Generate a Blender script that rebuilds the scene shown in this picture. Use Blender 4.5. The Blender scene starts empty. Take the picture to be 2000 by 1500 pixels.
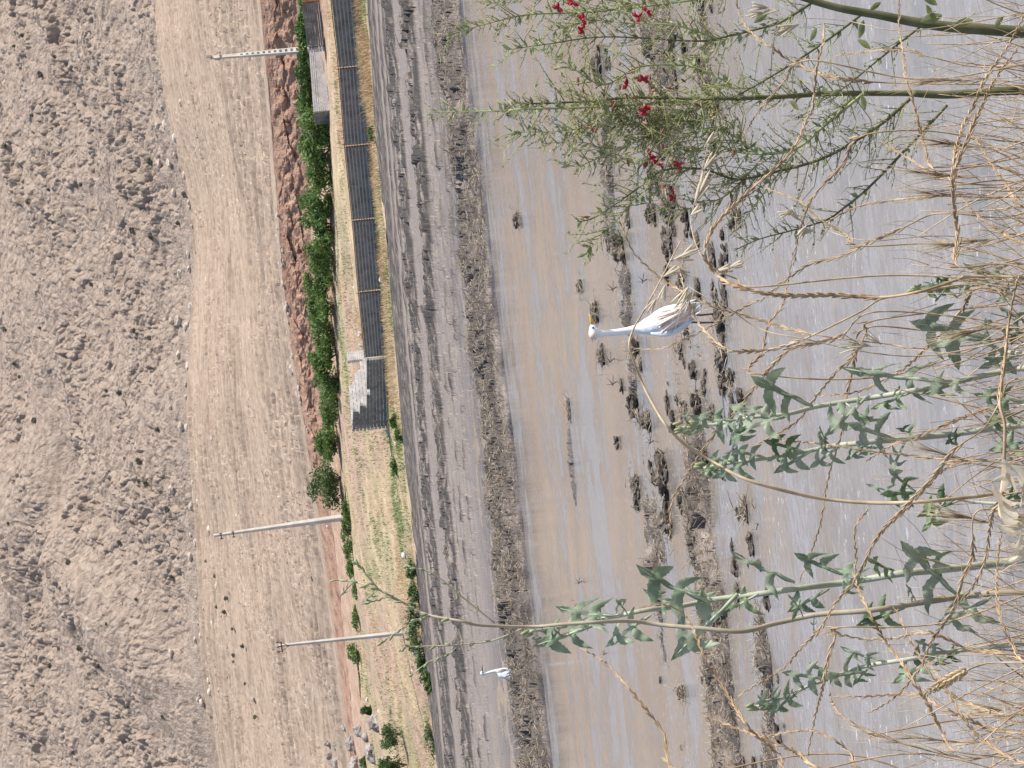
import bpy, math, random
import numpy as np
from mathutils import Vector, Matrix

# ------------------------------------------------------------------ camera, sky, sun, exposure
scene = bpy.context.scene
FPX = 4500.0                    # focal length in pixels of the 2000 px long side
H = 1.4                         # eye height above the flooded field
PITCH = math.atan(261 / FPX)
ROLL = math.radians(6.0)
cp, sp = math.cos(PITCH), math.sin(PITCH)
cr, sr = math.cos(ROLL), math.sin(ROLL)

cam_data = bpy.data.cameras.new("camera")
cam = bpy.data.objects.new("camera", cam_data)
scene.collection.objects.link(cam)
scene.camera = cam
cam_data.sensor_width = 36.0
cam_data.lens = 36.0 * FPX / 2000.0
cam_data.clip_start = 0.1
cam_data.clip_end = 5000
F = Vector((0, cp, -sp)); R0 = Vector((1, 0, 0)); D0v = Vector((0, -sp, -cp))
rightp = R0 * cr + D0v * sr      # right of the upright photograph
downp = -R0 * sr + D0v * cr      # down of the upright photograph
# the photograph lies on its side: its image right is world down
cx_, cy_, cz_ = downp, rightp, -F
cam.matrix_world = Matrix(((cx_.x, cy_.x, cz_.x, 0), (cx_.y, cy_.y, cz_.y, 0), (cx_.z, cy_.z, cz_.z, H), (0, 0, 0, 1)))

SUN = Vector((0.66, -0.07, 0.75)).normalized()
world = bpy.data.worlds.new("World"); scene.world = world; world.use_nodes = True
wn = world.node_tree
sky = wn.nodes.new("ShaderNodeTexSky"); sky.sky_type = 'NISHITA'; sky.sun_disc = False
sky.sun_elevation = math.asin(SUN.z); sky.sun_rotation = math.atan2(SUN.x, SUN.y)
sky.dust_density = 2.0; sky.altitude = 1200
bg = wn.nodes["Background"]; bg.inputs[1].default_value = 0.12
wn.links.new(sky.outputs[0], bg.inputs[0])
sd = bpy.data.lights.new("sun", 'SUN'); sd.energy = 4.2; sd.angle = math.radians(0.53); sd.color = (1.0, 0.955, 0.9)
so = bpy.data.objects.new("sun", sd); scene.collection.objects.link(so)
so.rotation_euler = SUN.to_track_quat('Z', 'Y').to_euler()
scene.view_settings.view_transform = 'Standard'; scene.view_settings.look = 'None'
scene.view_settings.exposure = 0.5; scene.view_settings.gamma = 1.0

random.seed(7); rng = np.random.default_rng(7)
COL = scene.collection

# ------------------------------------------------------------------ helpers
def ray(x, y):
    """photo pixel -> (s, e): sideways and upward run per metre away"""
    r = (750 - y) / FPX; d = (x - 1000) / FPX
    r2 = r * cr - d * sr; d2 = r * sr + d * cr
    Y = cp - d2 * sp; Z = -sp - d2 * cp
    return r2 / Y, Z / Y

def P(x, y, D):
    s, e = ray(x, y)
    return Vector((s * D, D, H + e * D))

def hash2(ix, iy, seed):
    n = (ix.astype(np.int64) * 374761393 + iy.astype(np.int64) * 668265263 + seed * 974634777) & 0xffffffff
    n = ((n ^ (n >> 13)) * 1274126177) & 0xffffffff
    n = (n ^ (n >> 16)) & 0xffffffff
    n = (n * 2246822519) & 0xffffffff
    return ((n ^ (n >> 15)) & 0xffffff) / float(0xffffff)

def vnoise(x, y, seed=0):
    ix = np.floor(x); iy = np.floor(y); fx = x - ix; fy = y - iy
    ux = fx * fx * (3 - 2 * fx); uy = fy * fy * (3 - 2 * fy)
    a = hash2(ix, iy, seed); b = hash2(ix + 1, iy, seed); c = hash2(ix, iy + 1, seed); d = hash2(ix + 1, iy + 1, seed)
    return (a * (1 - ux) + b * ux) * (1 - uy) + (c * (1 - ux) + d * ux) * uy

def fbm(x, y, seed=0, o=4):
    t = 0; a = 0.5; n = 0
    for k in range(o):
        t = t + a * vnoise(x, y, seed + k * 17); n += a; a *= 0.5; x = x * 2.03 + 5.1; y = y * 2.03 + 3.7
    return t / n

def plates(x, y, seed=0, tilt=1.0, crack=0.0):
    """broken-rock noise: every cell a tilted facet"""
    ix = np.floor(x); iy = np.floor(y)
    best = np.full(x.shape, 9.0); val = np.zeros(x.shape); sec = np.full(x.shape, 9.0)
    for i in (-1, 0, 1):
        for j in (-1, 0, 1):
            cx = ix + i; cy = iy + j
            px = cx + hash2(cx, cy, seed); py = cy + hash2(cx, cy, seed + 1)
            dx = x - px; dy = y - py; d = dx * dx + dy * dy
            h = hash2(cx, cy, seed + 2) + tilt * (dx * (hash2(cx, cy, seed + 3) - .5) + dy * (hash2(cx, cy, seed + 4) - .5)) - 0.35 * d
            m = d < best; sec = np.where(m, best, np.minimum(sec, d))
            best = np.where(m, d, best); val = np.where(m, h, val)
    if crack: val = val - crack * np.clip(1 - (np.sqrt(sec) - np.sqrt(best)) / 0.14, 0, 1)
    return val

MATS = {}
def mat(name, c1, c2=None, scale=6.0, rough=0.85, bump=0.0, bscale=40.0, stretch=(1, 1, 1), c3=None, spec=0.3, trans=0.0, detail=6.0, fac=(0.35, 0.65)):
    if name in MATS: return MATS[name]
    m = bpy.data.materials.new(name); m.use_nodes = True; MATS[name] = m
    nt = m.node_tree; N = nt.nodes; L = nt.links
    b = N["Principled BSDF"]; b.inputs["Roughness"].default_value = rough
    b.inputs["Specular IOR Level"].default_value = spec
    geo = N.new("ShaderNodeNewGeometry")
    mp = N.new("ShaderNodeMapping"); mp.inputs["Scale"].default_value = stretch
    L.new(geo.outputs["Position"], mp.inputs["Vector"])
    if c2 is not None:
        nz = N.new("ShaderNodeTexNoise"); nz.inputs["Scale"].default_value = scale; nz.inputs["Detail"].default_value = detail
        L.new(mp.outputs[0], nz.inputs["Vector"])
        rp = N.new("ShaderNodeValToRGB"); e = rp.color_ramp.elements
        e[0].position = fac[0]; e[0].color = (*c1, 1); e[1].position = fac[1]; e[1].color = (*c2, 1)
        if c3 is not None:
            k = rp.color_ramp.elements.new((fac[0] + fac[1]) / 2); k.color = (*c3, 1)
        L.new(nz.outputs["Fac"], rp.inputs[0])
        L.new(rp.outputs[0], b.inputs["Base Color"])
        col = rp.outputs[0]
    else:
        b.inputs["Base Color"].default_value = (*c1, 1); col = None
    if bump > 0:
        nb = N.new("ShaderNodeTexNoise"); nb.inputs["Scale"].default_value = bscale; nb.inputs["Detail"].default_value = 8
        L.new(mp.outputs[0], nb.inputs["Vector"])
        bp = N.new("ShaderNodeBump"); bp.inputs["Strength"].default_value = bump; bp.inputs["Distance"].default_value = 1.0 / bscale
        L.new(nb.outputs["Fac"], bp.inputs["Height"]); L.new(bp.outputs[0], b.inputs["Normal"])
    if trans > 0:
        tr = N.new("ShaderNodeBsdfTranslucent"); mx = N.new("ShaderNodeMixShader"); mx.inputs[0].default_value = trans
        if col is not None: L.new(col, tr.inputs["Color"])
        else: tr.inputs["Color"].default_value = (*c1, 1)
        L.new(b.outputs[0], mx.inputs[1]); L.new(tr.outputs[0], mx.inputs[2])
        L.new(mx.outputs[0], N["Material Output"].inputs["Surface"])
    return m

class MB:
    def __init__(self): self.v = []; self.f = []; self.m = []; self.cur = 0
    def quad(self, a, b, c, d):
        i = len(self.v); self.v += [a, b, c, d]; self.f.append((i, i + 1, i + 2, i + 3)); self.m.append(self.cur)
    def tri(self, a, b, c):
        i = len(self.v); self.v += [a, b, c]; self.f.append((i, i + 1, i + 2)); self.m.append(self.cur)
    def strip(self, rows):
        i0 = len(self.v); n = len(rows[0])
        for r in rows: self.v += r
        for k in range(len(rows) - 1):
            for j in range(n - 1):
                a = i0 + k * n + j; self.f.append((a, a + 1, a + n + 1, a + n)); self.m.append(self.cur)
    def rings(self, rings, cap=True):
        i0 = len(self.v); n = len(rings[0])
        for r in rings: self.v += r
        for k in range(len(rings) - 1):
            for j in range(n):
                a = i0 + k * n + j; b = i0 + k * n + (j + 1) % n
                self.f.append((a, b, b + n, a + n)); self.m.append(self.cur)
        if cap:
            self.f.append(tuple(i0 + j for j in reversed(range(n)))); self.m.append(self.cur)
            e = i0 + (len(rings) - 1) * n
            self.f.append(tuple(e + j for j in range(n))); self.m.append(self.cur)
    def tube(self, pts, r, n=4, flat=1.0, ref=None):
        pts = [Vector(p) for p in pts]
        if not hasattr(r, '__len__'): r = [r] * len(pts)
        out = []
        ref = ref or Vector((0.31, -0.9, 0.27))
        for k, p in enumerate(pts):
            t = (pts[min(k + 1, len(pts) - 1)] - pts[max(k - 1, 0)])
            if t.length < 1e-9: t = Vector((0, 0, 1))
            t.normalize()
            a = t.cross(ref)
            if a.length < 1e-4: a = t.cross(Vector((1, 0, 0)))
            a.normalize(); b = t.cross(a)
            out.append([p + (a * math.cos(2 * math.pi * j / n) + b * (flat * math.sin(2 * math.pi * j / n))) * r[k] for j in range(n)])
        self.rings(out)
    def ell(self, c, ax, lng, wid, n=5, k=4, flat=1.0):
        """spindle along ax"""
        ax = ax.normalized()
        pts = []; rad = []
        for i in range(k + 1):
            t = i / k
            pts.append(c + ax * (lng * (t - 0.5))); rad.append(max(wid * 0.5 * math.sin(math.pi * (0.08 + 0.84 * t)) ** 0.8, wid * 0.05))
        self.tube(pts, rad, n, flat)
    def box(self, c, hx, hy, hz, ax=Vector((1, 0, 0)), ay=Vector((0, 1, 0)), az=Vector((0, 0, 1))):
        ax, ay, az = ax * hx, ay * hy, az * hz
        lo = [c - ax - ay - az, c + ax - ay - az, c + ax + ay - az, c - ax + ay - az]
        hi = [p + az * 2 for p in lo]
        self.rings([lo, hi])
    def build(self, name, mats, parent=None, smooth=True):
        me = bpy.data.meshes.new(name)
        me.from_pydata([tuple(v) for v in self.v], [], self.f)
        if not isinstance(mats, (list, tuple)): mats = [mats]
        for m in mats: me.materials.append(m)
        if len(mats) > 1: me.polygons.foreach_set("material_index", self.m)
        me.polygons.foreach_set("use_smooth", [smooth] * len(me.polygons))
        me.update()
        o = bpy.data.objects.new(name, me); COL.objects.link(o)
        if parent is not None:
            o.parent = parent; o.matrix_parent_inverse = Matrix.Translation(-parent.location)
        return o

def tag(o, label=None, cat=None, group=None, kind=None):
    if label: o["label"] = label
    if cat: o["category"] = cat
    if group: o["group"] = group
    if kind: o["kind"] = kind
    return o

def thing(name, label, cat, loc, group=None):
    o = bpy.data.objects.new(name, None); COL.objects.link(o); o.location = Vector(loc); o.empty_display_size = 0.1
    return tag(o, label, cat, group)

def grid_obj(name, X, Y, Z, m, kind="structure", smooth=False):
    nr, nc = X.shape
    co = np.stack([X, Y, Z], -1).reshape(-1, 3).astype(np.float32)
    i = np.arange(nr * nc).reshape(nr, nc)
    q = np.stack([i[:-1, :-1], i[:-1, 1:], i[1:, 1:], i[1:, :-1]], -1).reshape(-1, 4).astype(np.int32)
    me = bpy.data.meshes.new(name)
    me.vertices.add(len(co)); me.vertices.foreach_set("co", co.ravel())
    me.loops.add(q.size); me.loops.foreach_set("vertex_index", q.ravel())
    me.polygons.add(len(q)); me.polygons.foreach_set("loop_start", np.arange(0, q.size, 4, dtype=np.int32))
    me.polygons.foreach_set("loop_total", np.full(len(q), 4, np.int32))
    me.update(calc_edges=True)
    me.polygons.foreach_set("use_smooth", np.full(len(q), smooth, bool))
    me.materials.append(m)
    o = bpy.data.objects.new(name, me); COL.objects.link(o); o["kind"] = kind
    return o

# ------------------------------------------------------------------ terrain lines (traced borders of the ground bands)
def line_se(pts):
    a = sorted([ray(x, y) for x, y in pts]); return np.array([p[0] for p in a]), np.array([p[1] for p in a])
YS = [-150, 0, 300, 600, 900, 1200, 1500, 1650]
def L_(xs): return line_se(list(zip(xs, YS)))
KN = [
    (L_([708, 720, 743, 766, 793, 826, 855, 868]), lambda s: 122 - 130 * s),      # 0 field edge
    (L_([692, 702, 724, 748, 764, 776, 800, 812]), lambda s: 132 - 130 * s),      # 1 wall foot
    (L_([632, 640, 650, 660, 670, 690, 715, 725]), lambda s: 165 - 130 * s),      # 2 hedge foot
    (L_([582, 590, 600, 614, 634, 668, 698, 706]), lambda s: 178 - 130 * s),      # 3 bank foot
    (L_([500, 508, 533, 556, 606, 650, 688, 696]), lambda s: 182 - 130 * s),      # 4 bank top
    (line_se([(306, -150), (310, 0), (324, 166), (356, 300), (386, 400), (394, 500), (388, 600), (378, 750), (376, 850), (396, 1000), (402, 1100), (402, 1250), (422, 1400), (438, 1500), (450, 1650)]), lambda s: 300 - 100 * s),   # 5 rock foot
    (L_([0] * 8), lambda s: 395 - 60 * s),                                        # 6 top of the picture
    (L_([-130] * 8), lambda s: 440 - 40 * s),                                     # 7 crest
]
def knots(s):
    s = np.asarray(s, float)
    Ds = []; Zs = []
    for (ls, le), fd in KN:
        sc = np.clip(s, -0.22, 0.22)
        D = fd(sc); e = sum(np.interp(s + o, ls, le) for o in (-.021, -.014, -.007, 0, .007, .014, .021)) / 7
        Ds.append(D); Zs.append(H + e * D)
    return Ds, Zs
def ground(s, D):
    s = np.asarray(s, float); D = np.asarray(D, float)
    Ds, Zs = knots(s)
    z = np.zeros(np.broadcast(s, D).shape)
    # near bank behind the weeds, flat flooded field, then the bands
    z0 = Zs[0]
    w = np.clip((D - (Ds[0] - 35)) / 35, 0, 1); z = z0 * w * w
    for k in range(len(Ds) - 1):
        t = np.clip((D - Ds[k]) / (Ds[k + 1] - Ds[k]), 0, 1)
        z = np.where(D > Ds[k], Zs[k] + (Zs[k + 1] - Zs[k]) * t, z)
    return z
def on_ground(x, y, dmin=4.5, sink=0.0):
    s, e = ray(x, y)
    D = np.exp(np.linspace(math.log(dmin), math.log(600), 6000))
    d = (H + e * D) - ground(np.full_like(D, s), D)
    i = int(np.argmax(d < 0)) if (d < 0).any() else len(D) - 1
    return Vector((s * D[i], D[i], H + e * D[i] - sink))
def band_point(s, k, t):
    Ds, Zs = knots(np.array([s])); D = Ds[k][0] + (Ds[k + 1][0] - Ds[k][0]) * t
    return Vector((s * D, D, Zs[k][0] + (Zs[k + 1][0] - Zs[k][0]) * t))

def skirt(Z):
    Z[0] -= 1.5

def scols(nd, ns, edge=0.205, far=0.75):
    a = np.linspace(-edge, edge, nd); b = edge + (np.linspace(0, 1, ns + 1)[1:] ** 1.6) * (far - edge)
    return np.concatenate([-b[::-1], a, b])

# ---- rocky hillside
M_rock = mat("limestone_scree", (0.252, 0.188, 0.143), (0.415, 0.328, 0.257), scale=0.7, c3=(0.34, 0.262, 0.203), rough=0.95, bump=0.9, bscale=3.5, fac=(0.3, 0.7))
sc_ = scols(1050, 40)
Ds, Zs = knots(sc_)
tt = np.concatenate([np.linspace(0, 1, 520), 1 + np.linspace(0, 1, 40)[1:], ])
def band_grid(k, tt, sc):
    Ds, Zs = knots(sc)
    S = np.broadcast_to(sc, (len(tt), len(sc))); T = tt[:, None]
    D = np.where(T <= 1, Ds[k] + (Ds[k + 1] - Ds[k]) * T, (Ds[k + 1] + (Ds[min(k + 2, len(Ds) - 1)] - Ds[k + 1]) * (T - 1)))
    Z = ground(S, D)
    return S * D, D, Z, S, T
X, D, Z, S, T = band_grid(5, tt, sc_)
edge = np.clip(T / 0.10, 0.12, 1)
big = fbm(X / 26, D / 26, 3, 4) - 0.5
spur = np.exp(-((X - (-38 + (D - 320) * 0.45)) / 9) ** 2) * np.clip((D - 312) / 25, 0, 1) * 3.2
gully = -np.exp(-((X - (-16 + (D - 370) * -0.9)) / 7) ** 2) * np.clip((D - 345) / 20, 0, 1) * 3.0
rough_ = np.clip(0.35 + 1.5 * (fbm(X / 11, D / 11, 9, 3) - 0.35), 0.25, 1.5)
wx1 = X + 1.6 * (fbm(X / 4, D / 4, 7, 3) - .5) * 2; wd1 = D + 1.6 * (fbm(X / 4, D / 4, 8, 3) - .5) * 2
p1 = plates(wx1 / 3.8, wd1 / 4.6, 21, 1.2, .25); p2 = plates(wx1 / 1.6 + 9, wd1 / 2.0, 31, 1.2, .35); p3 = plates(wx1 / 0.75, wd1 / 0.95 + 4, 41, 1.2, .35)
strata = np.abs(((Z * 0.16 + fbm(X / 30, D / 30, 5, 2) * 2.2) % 1) - 0.5)
Z2 = Z + edge * (big * 6 + spur + gully + rough_ * (0.70 * p1 + 0.68 * p2 * (0.5 + p1) + 0.75 * p3) - 0.6 + strata * 1.1)
Zc = Z2.copy(); Z2[:, 1:-1] = .22 * Zc[:, :-2] + .56 * Zc[:, 1:-1] + .22 * Zc[:, 2:]; Zc = Z2.copy(); Z2[1:-1] = .22 * Zc[:-2] + .56 * Zc[1:-1] + .22 * Zc[2:]
hill = grid_obj("hill", X, D, Z2, M_rock, smooth=False)
HILL = (X, D, Z2)
# land behind the crest
bx = np.linspace(-420, 420, 30)[None, :]; by = np.linspace(430, 1500, 20)[:, None]
Xb = np.broadcast_to(bx, (20, 30)); Yb = np.broadcast_to(by, (20, 30))
zc = ground(np.zeros(1), np.array([440.0]))[0]
Zb = zc - 6 - (Yb - 430) * 0.03 + 5 * fbm(Xb / 90, Yb / 90, 2)
grid_obj("terrain", Xb, Yb, Zb, M_rock, smooth=True)

# ---- ploughed slope
M_soil = mat("ploughed_soil", (0.34, 0.243, 0.172), (0.485, 0.37, 0.272), scale=0.9, c3=(0.415, 0.308, 0.222), rough=0.95, bump=0.6, bscale=5.0, stretch=(0.22, 1.1, 1.1), fac=(0.3, 0.7))
tt = np.linspace(-0.003, 1.02, 460)
X, D, Z, S, T = band_grid(4, tt, scols(620, 30))
warp = 2.2 * fbm(X / 45, T * 3, 71, 3)
edgef = np.clip(T * 45, 0, 1)
fr = np.sin((T * 42 + warp) * 2 * math.pi) * 0.5 + 0.5
fade = np.clip(fbm(X / 28, T * 9, 77, 3) * 2.2 - 0.5, 0.15, 1)
Zp = Z + edgef * (0.46 * fr * fade * (0.6 + 0.8 * vnoise(X / 7, T * 62, 5)) + 0.30 * (fbm(X / 5.0, T * 130, 12, 4) - 0.5) + 0.16 * (fbm(X / 0.7, D / 0.9, 15, 3) - .5) + 0.11 * plates(X / 0.55, D / 0.9, 14) * np.clip(vnoise(X / 3, D / 6, 18) * 2 - .5, .1, 1)) + 1.6 * (fbm(X / 30, D / 30, 13, 2) - 0.5) * np.clip(T * 8, 0, 1) * np.clip((1.02 - T) * 6, 0, 1)
skirt(Zp)
grid_obj("ploughed_slope", X, D, Zp, M_soil, smooth=False)

# ---- red earth bank
M_red = mat("red_earth", (0.20, 0.105, 0.068), (0.46, 0.29, 0.20), scale=0.9, c3=(0.37, 0.22, 0.15), rough=0.95, bump=0.6, bscale=6.0, fac=(0.28, 0.68))
tt = np.linspace(-0.02, 1.0, 70)
X, D, Z, S, T = band_grid(3, tt, scols(700, 20))
crumble = np.clip((S + 0.045) / 0.03, 0, 1)
lump = plates(X / 1.7, Z / 0.7, 51) * 0.55 + fbm(X / 0.5, Z / 0.35, 55, 4) * 1.3 + fbm(X / 5, Z / 2, 57, 3) * 0.8
D = D - np.sin(np.clip(T, 0, 1) * math.pi) * (0.12 + 0.75 * crumble) * (lump - 1.1)
Zr = Z + 0.2 * crumble * (fbm(X / 1.1, D / 1.1, 59, 3) - 0.5)
skirt(Zr)
grid_obj("earth_bank", X, D, Zr, M_red)

# ---- verge: between field edge and bank
def verge_material():
    m = bpy.data.materials.new("verge_ground"); m.use_nodes = True
    nt = m.node_tree; N = nt.nodes; L = nt.links; b = N["Principled BSDF"]; b.inputs["Roughness"].default_value = 0.95
    geo = N.new("ShaderNodeNewGeometry")
    def noise(scale, detail=5, st=(1, 1, 1)):
        mp = N.new("ShaderNodeMapping"); mp.inputs["Scale"].default_value = st; L.new(geo.outputs["Position"], mp.inputs[0])
        n = N.new("ShaderNodeTexNoise"); n.inputs["Scale"].default_value = scale; n.inputs["Detail"].default_value = detail; L.new(mp.outputs[0], n.inputs["Vector"]); return n.outputs["Fac"]
    def ramp(x, a, ca, c, cc):
        r = N.new("ShaderNodeValToRGB"); e = r.color_ramp.elements; e[0].position = a; e[0].color = (*ca, 1); e[1].position = c; e[1].color = (*cc, 1); L.new(x, r.inputs[0]); return r.outputs[0]
    straw = ramp(noise(1.3, 6, (0.5, 0.5, 1)), 0.3, (0.36, 0.25, 0.155), 0.68, (0.55, 0.43, 0.26))
    soil = ramp(noise(1.1), 0.3, (0.36, 0.235, 0.16), 0.7, (0.50, 0.36, 0.26))
    mx = N.new("ShaderNodeMixRGB"); L.new(ramp(noise(0.22, 4, (0.6, 0.5, 1)), 0.45, (0, 0, 0), 0.58, (1, 1, 1)), mx.inputs[0]); L.new(straw, mx.inputs[1]); L.new(soil, mx.inputs[2])
    mg = N.new("ShaderNodeMixRGB"); L.new(ramp(noise(0.3, 5, (0.4, 0.6, 1)), 0.5, (0, 0, 0), 0.64, (0.4, 0.4, 0.4)), mg.inputs[0]); L.new(mx.outputs[0], mg.inputs[1]); mg.inputs[2].default_value = (0.20, 0.235, 0.105, 1)
    L.new(mg.outputs[0], b.inputs["Base Color"])
    bp = N.new("ShaderNodeBump"); bp.inputs["Strength"].default_value = 0.7; bp.inputs["Distance"].default_value = 0.15; L.new(noise(4, 6), bp.inputs["Height"]); L.new(bp.outputs[0], b.inputs["Normal"])
    return m
M_verge = verge_material()
tt = np.concatenate([np.linspace(-0.1, 1, 40), 1 + np.linspace(0, 1, 70)[1:]])
X, D, Z, S, T = band_grid(0, tt, scols(560, 20))
Zv = Z + 0.20 * (fbm(X / 1.6, D / 1.6, 61, 4) - 0.5) + 0.5 * (fbm(X / 7, D / 7, 63, 2) - 0.5) * np.clip((T + 0.1) * 3, 0, 1)
grid_obj("verge_ground", X, D, Zv, M_verge)
tt = np.linspace(0, 1.0, 40)
X, D, Z, S, T = band_grid(2, tt, scols(400, 20))
Zv = Z + 0.25 * (fbm(X / 1.6, D / 1.6, 61, 4) - 0.5)
grid_obj("terrace_ground", X, D, Zv, mat("terrace_soil", (0.36, 0.23, 0.155), (0.52, 0.37, 0.265), scale=1.0, rough=0.95, bump=0.5, bscale=5, fac=(0.3, 0.7)))

# ------------------------------------------------------------------ flooded field
def mud_material():
    m = bpy.data.materials.new("wet_mud"); m.use_nodes = True
    nt = m.node_tree; N = nt.nodes; L = nt.links; b = N["Principled BSDF"]
    geo = N.new("ShaderNodeNewGeometry"); sep = N.new("ShaderNodeSeparateXYZ"); L.new(geo.outputs["Position"], sep.inputs[0])
    n = N.new("ShaderNodeTexNoise"); n.inputs["Scale"].default_value = 3.0; n.inputs["Detail"].default_value = 9; L.new(geo.outputs["Position"], n.inputs["Vector"])
    r = N.new("ShaderNodeValToRGB"); e = r.color_ramp.elements
    e[0].position = 0.38; e[0].color = (0.075, 0.056, 0.041, 1); e[1].position = 0.74; e[1].color = (0.33, 0.268, 0.215, 1)
    k = r.color_ramp.elements.new(0.54); k.color = (0.19, 0.15, 0.117, 1)
    L.new(n.outputs["Fac"], r.inputs[0])
    # soaked mud near the water line is darker and shinier
    mr = N.new("ShaderNodeMapRange"); mr.inputs["From Min"].default_value = 0.0; mr.inputs["From Max"].default_value = 0.03; mr.inputs["To Min"].default_value = 0.7; mr.inputs["To Max"].default_value = 1.0
    L.new(sep.outputs["Z"], mr.inputs["Value"])
    mu = N.new("ShaderNodeMixRGB"); mu.blend_type = 'MULTIPLY'; mu.inputs[0].default_value = 1; L.new(r.outputs[0], mu.inputs[1]); L.new(mr.outputs[0], mu.inputs[2])
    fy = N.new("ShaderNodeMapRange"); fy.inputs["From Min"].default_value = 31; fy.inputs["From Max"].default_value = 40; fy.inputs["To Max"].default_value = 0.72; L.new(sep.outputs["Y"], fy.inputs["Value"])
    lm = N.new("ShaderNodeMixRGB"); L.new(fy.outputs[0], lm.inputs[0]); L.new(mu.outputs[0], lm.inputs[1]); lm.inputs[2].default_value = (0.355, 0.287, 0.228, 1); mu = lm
    n2 = N.new("ShaderNodeTexNoise"); n2.inputs["Scale"].default_value = 1.7; n2.inputs["Detail"].default_value = 6; L.new(geo.outputs["Position"], n2.inputs["Vector"])
    hz = N.new("ShaderNodeMapRange"); hz.inputs["From Min"].default_value = 0.05; hz.inputs["From Max"].default_value = 0.10; L.new(sep.outputs["Z"], hz.inputs["Value"])
    nr = N.new("ShaderNodeMapRange"); nr.inputs["From Min"].default_value = 0.33; nr.inputs["From Max"].default_value = 0.50; L.new(n2.outputs["Fac"], nr.inputs["Value"])
    hm = N.new("ShaderNodeMath"); hm.operation = 'MULTIPLY'; L.new(hz.outputs[0], hm.inputs[0]); L.new(nr.outputs[0], hm.inputs[1])
    ym = N.new("ShaderNodeMapRange"); ym.inputs["From Min"].default_value = 30; ym.inputs["From Max"].default_value = 38; ym.inputs["To Min"].default_value = 0.62; ym.inputs["To Max"].default_value = 1.0; L.new(sep.outputs["Y"], ym.inputs["Value"])
    h2 = N.new("ShaderNodeMath"); h2.operation = 'MULTIPLY'; L.new(hm.outputs[0], h2.inputs[0]); L.new(ym.outputs[0], h2.inputs[1]); hm = h2
    md = N.new("ShaderNodeMixRGB"); L.new(hm.outputs[0], md.inputs[0]); L.new(mu.outputs[0], md.inputs[1]); md.inputs[2].default_value = (0.068, 0.052, 0.039, 1)
    L.new(md.outputs[0], b.inputs["Base Color"])
    rr = N.new("ShaderNodeMapRange"); rr.inputs["From Min"].default_value = 0.0; rr.inputs["From Max"].default_value = 0.06; rr.inputs["To Min"].default_value = 0.28; rr.inputs["To Max"].default_value = 0.72
    L.new(sep.outputs["Z"], rr.inputs["Value"]); L.new(rr.outputs[0], b.inputs["Roughness"])
    nb = N.new("ShaderNodeTexNoise"); nb.inputs["Scale"].default_value = 28; nb.inputs["Detail"].default_value = 8; L.new(geo.outputs["Position"], nb.inputs["Vector"])
    bp = N.new("ShaderNodeBump"); bp.inputs["Strength"].default_value = 0.8; bp.inputs["Distance"].default_value = 0.03; L.new(nb.outputs["Fac"], bp.inputs["Height"]); L.new(bp.outputs[0], b.inputs["Normal"])
    return m
M_mud = mud_material()

def qline(pts):
    a = sorted([(ray(x, y)[0], -ray(x, y)[1] * FPX) for x, y in pts]); return np.array([p[0] for p in a]), np.array([p[1] for p in a])
qe = qline(list(zip([708, 720, 743, 766, 793, 826, 855, 868], YS)))
cols = scols(900, 40, far=1.6)
Dedge = 122 - 130 * np.clip(cols, -0.22, 0.22)
rowq = np.concatenate([np.linspace(2600, 1480 - 739, 60), np.linspace(1480 - 739, 45, 640)[1:]])
rows_t = H * FPX / rowq            # distances of the rows
nearD = rows_t[:, None]
S = np.broadcast_to(cols, (len(rowq), len(cols)))
D = np.minimum(np.broadcast_to(nearD, S.shape), Dedge[None, :] + 0.6 + 0 * S)
X = S * D
Q = H * FPX / D
def ridge(pts, hw, h, brk, seed, sharp=1.3, fx=3.0):
    ls, lq = qline(pts); c = np.interp(S, ls, lq)
    wob = (fbm(X / (fx * 1.3), D * 0 + seed, seed, 3) - 0.5) * hw * 0.5
    d = np.abs(Q - c - wob) / hw
    prof = np.clip(1 - d ** sharp, 0, 1)
    b = np.clip((fbm(X / fx, D / fx, seed + 5, 3) - brk) * 5, 0, 1) if brk > 0 else 1.0
    return prof * h * b
hgt = np.zeros_like(X)
for k, off in enumerate((5, 13, 22, 31, 40)):
    pts = [(x + off, y) for x, y in zip([708, 720, 743, 766, 793, 826, 855, 868], YS)]
    hgt = np.maximum(hgt, ridge(pts, 3.0, 0.125, 0.10, 100 + k, 1.5, 9.0))
R1 = [(760, -100), (767, 0), (795, 330), (820, 633), (843, 966), (863, 1166), (880, 1400), (892, 1550)]
R2 = [(800, -100), (808, 0), (837, 333), (853, 633), (867, 833), (883, 1000), (900, 1166), (912, 1340), (930, 1550)]
R3 = [(830, -100), (836, 0), (862, 300), (880, 600), (900, 900), (925, 1200), (950, 1550)]
R4 = [(873, -100), (885, 0), (893, 100), (928, 333), (942, 500), (962, 700), (990, 900), (1015, 1100), (1042, 1300), (1070, 1550)]
rr = 0.55 + 0.9 * plates(X / 0.36, D / 1.0, 81) * (0.6 + 0.5 * plates(X / 0.16, D / 0.45, 83))
rr_n = 0.4 + 0.9 * plates(X / 0.16, D / 0.22, 85) + 0.5 * plates(X / 0.06, D / 0.09, 87)
far_h = np.maximum.reduce([ridge(R1, 6, 0.25, 0.20, 110, 1.6, 3), ridge(R2, 7, 0.23, 0.14, 120, 1.6, 4), ridge(R3, 3.5, 0.085, 0.25, 130, 1.5, 3), ridge([(x + 15, y) for x, y in R3], 3, 0.075, 0.30, 132, 1.4, 4), ridge([(x - 12, y) for x, y in R3], 2.5, 0.075, 0.28, 134, 1.4, 4), ridge([(x - 14, y) for x, y in R4], 6, 0.07, 0.40, 136, 1.4, 2)])
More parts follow.
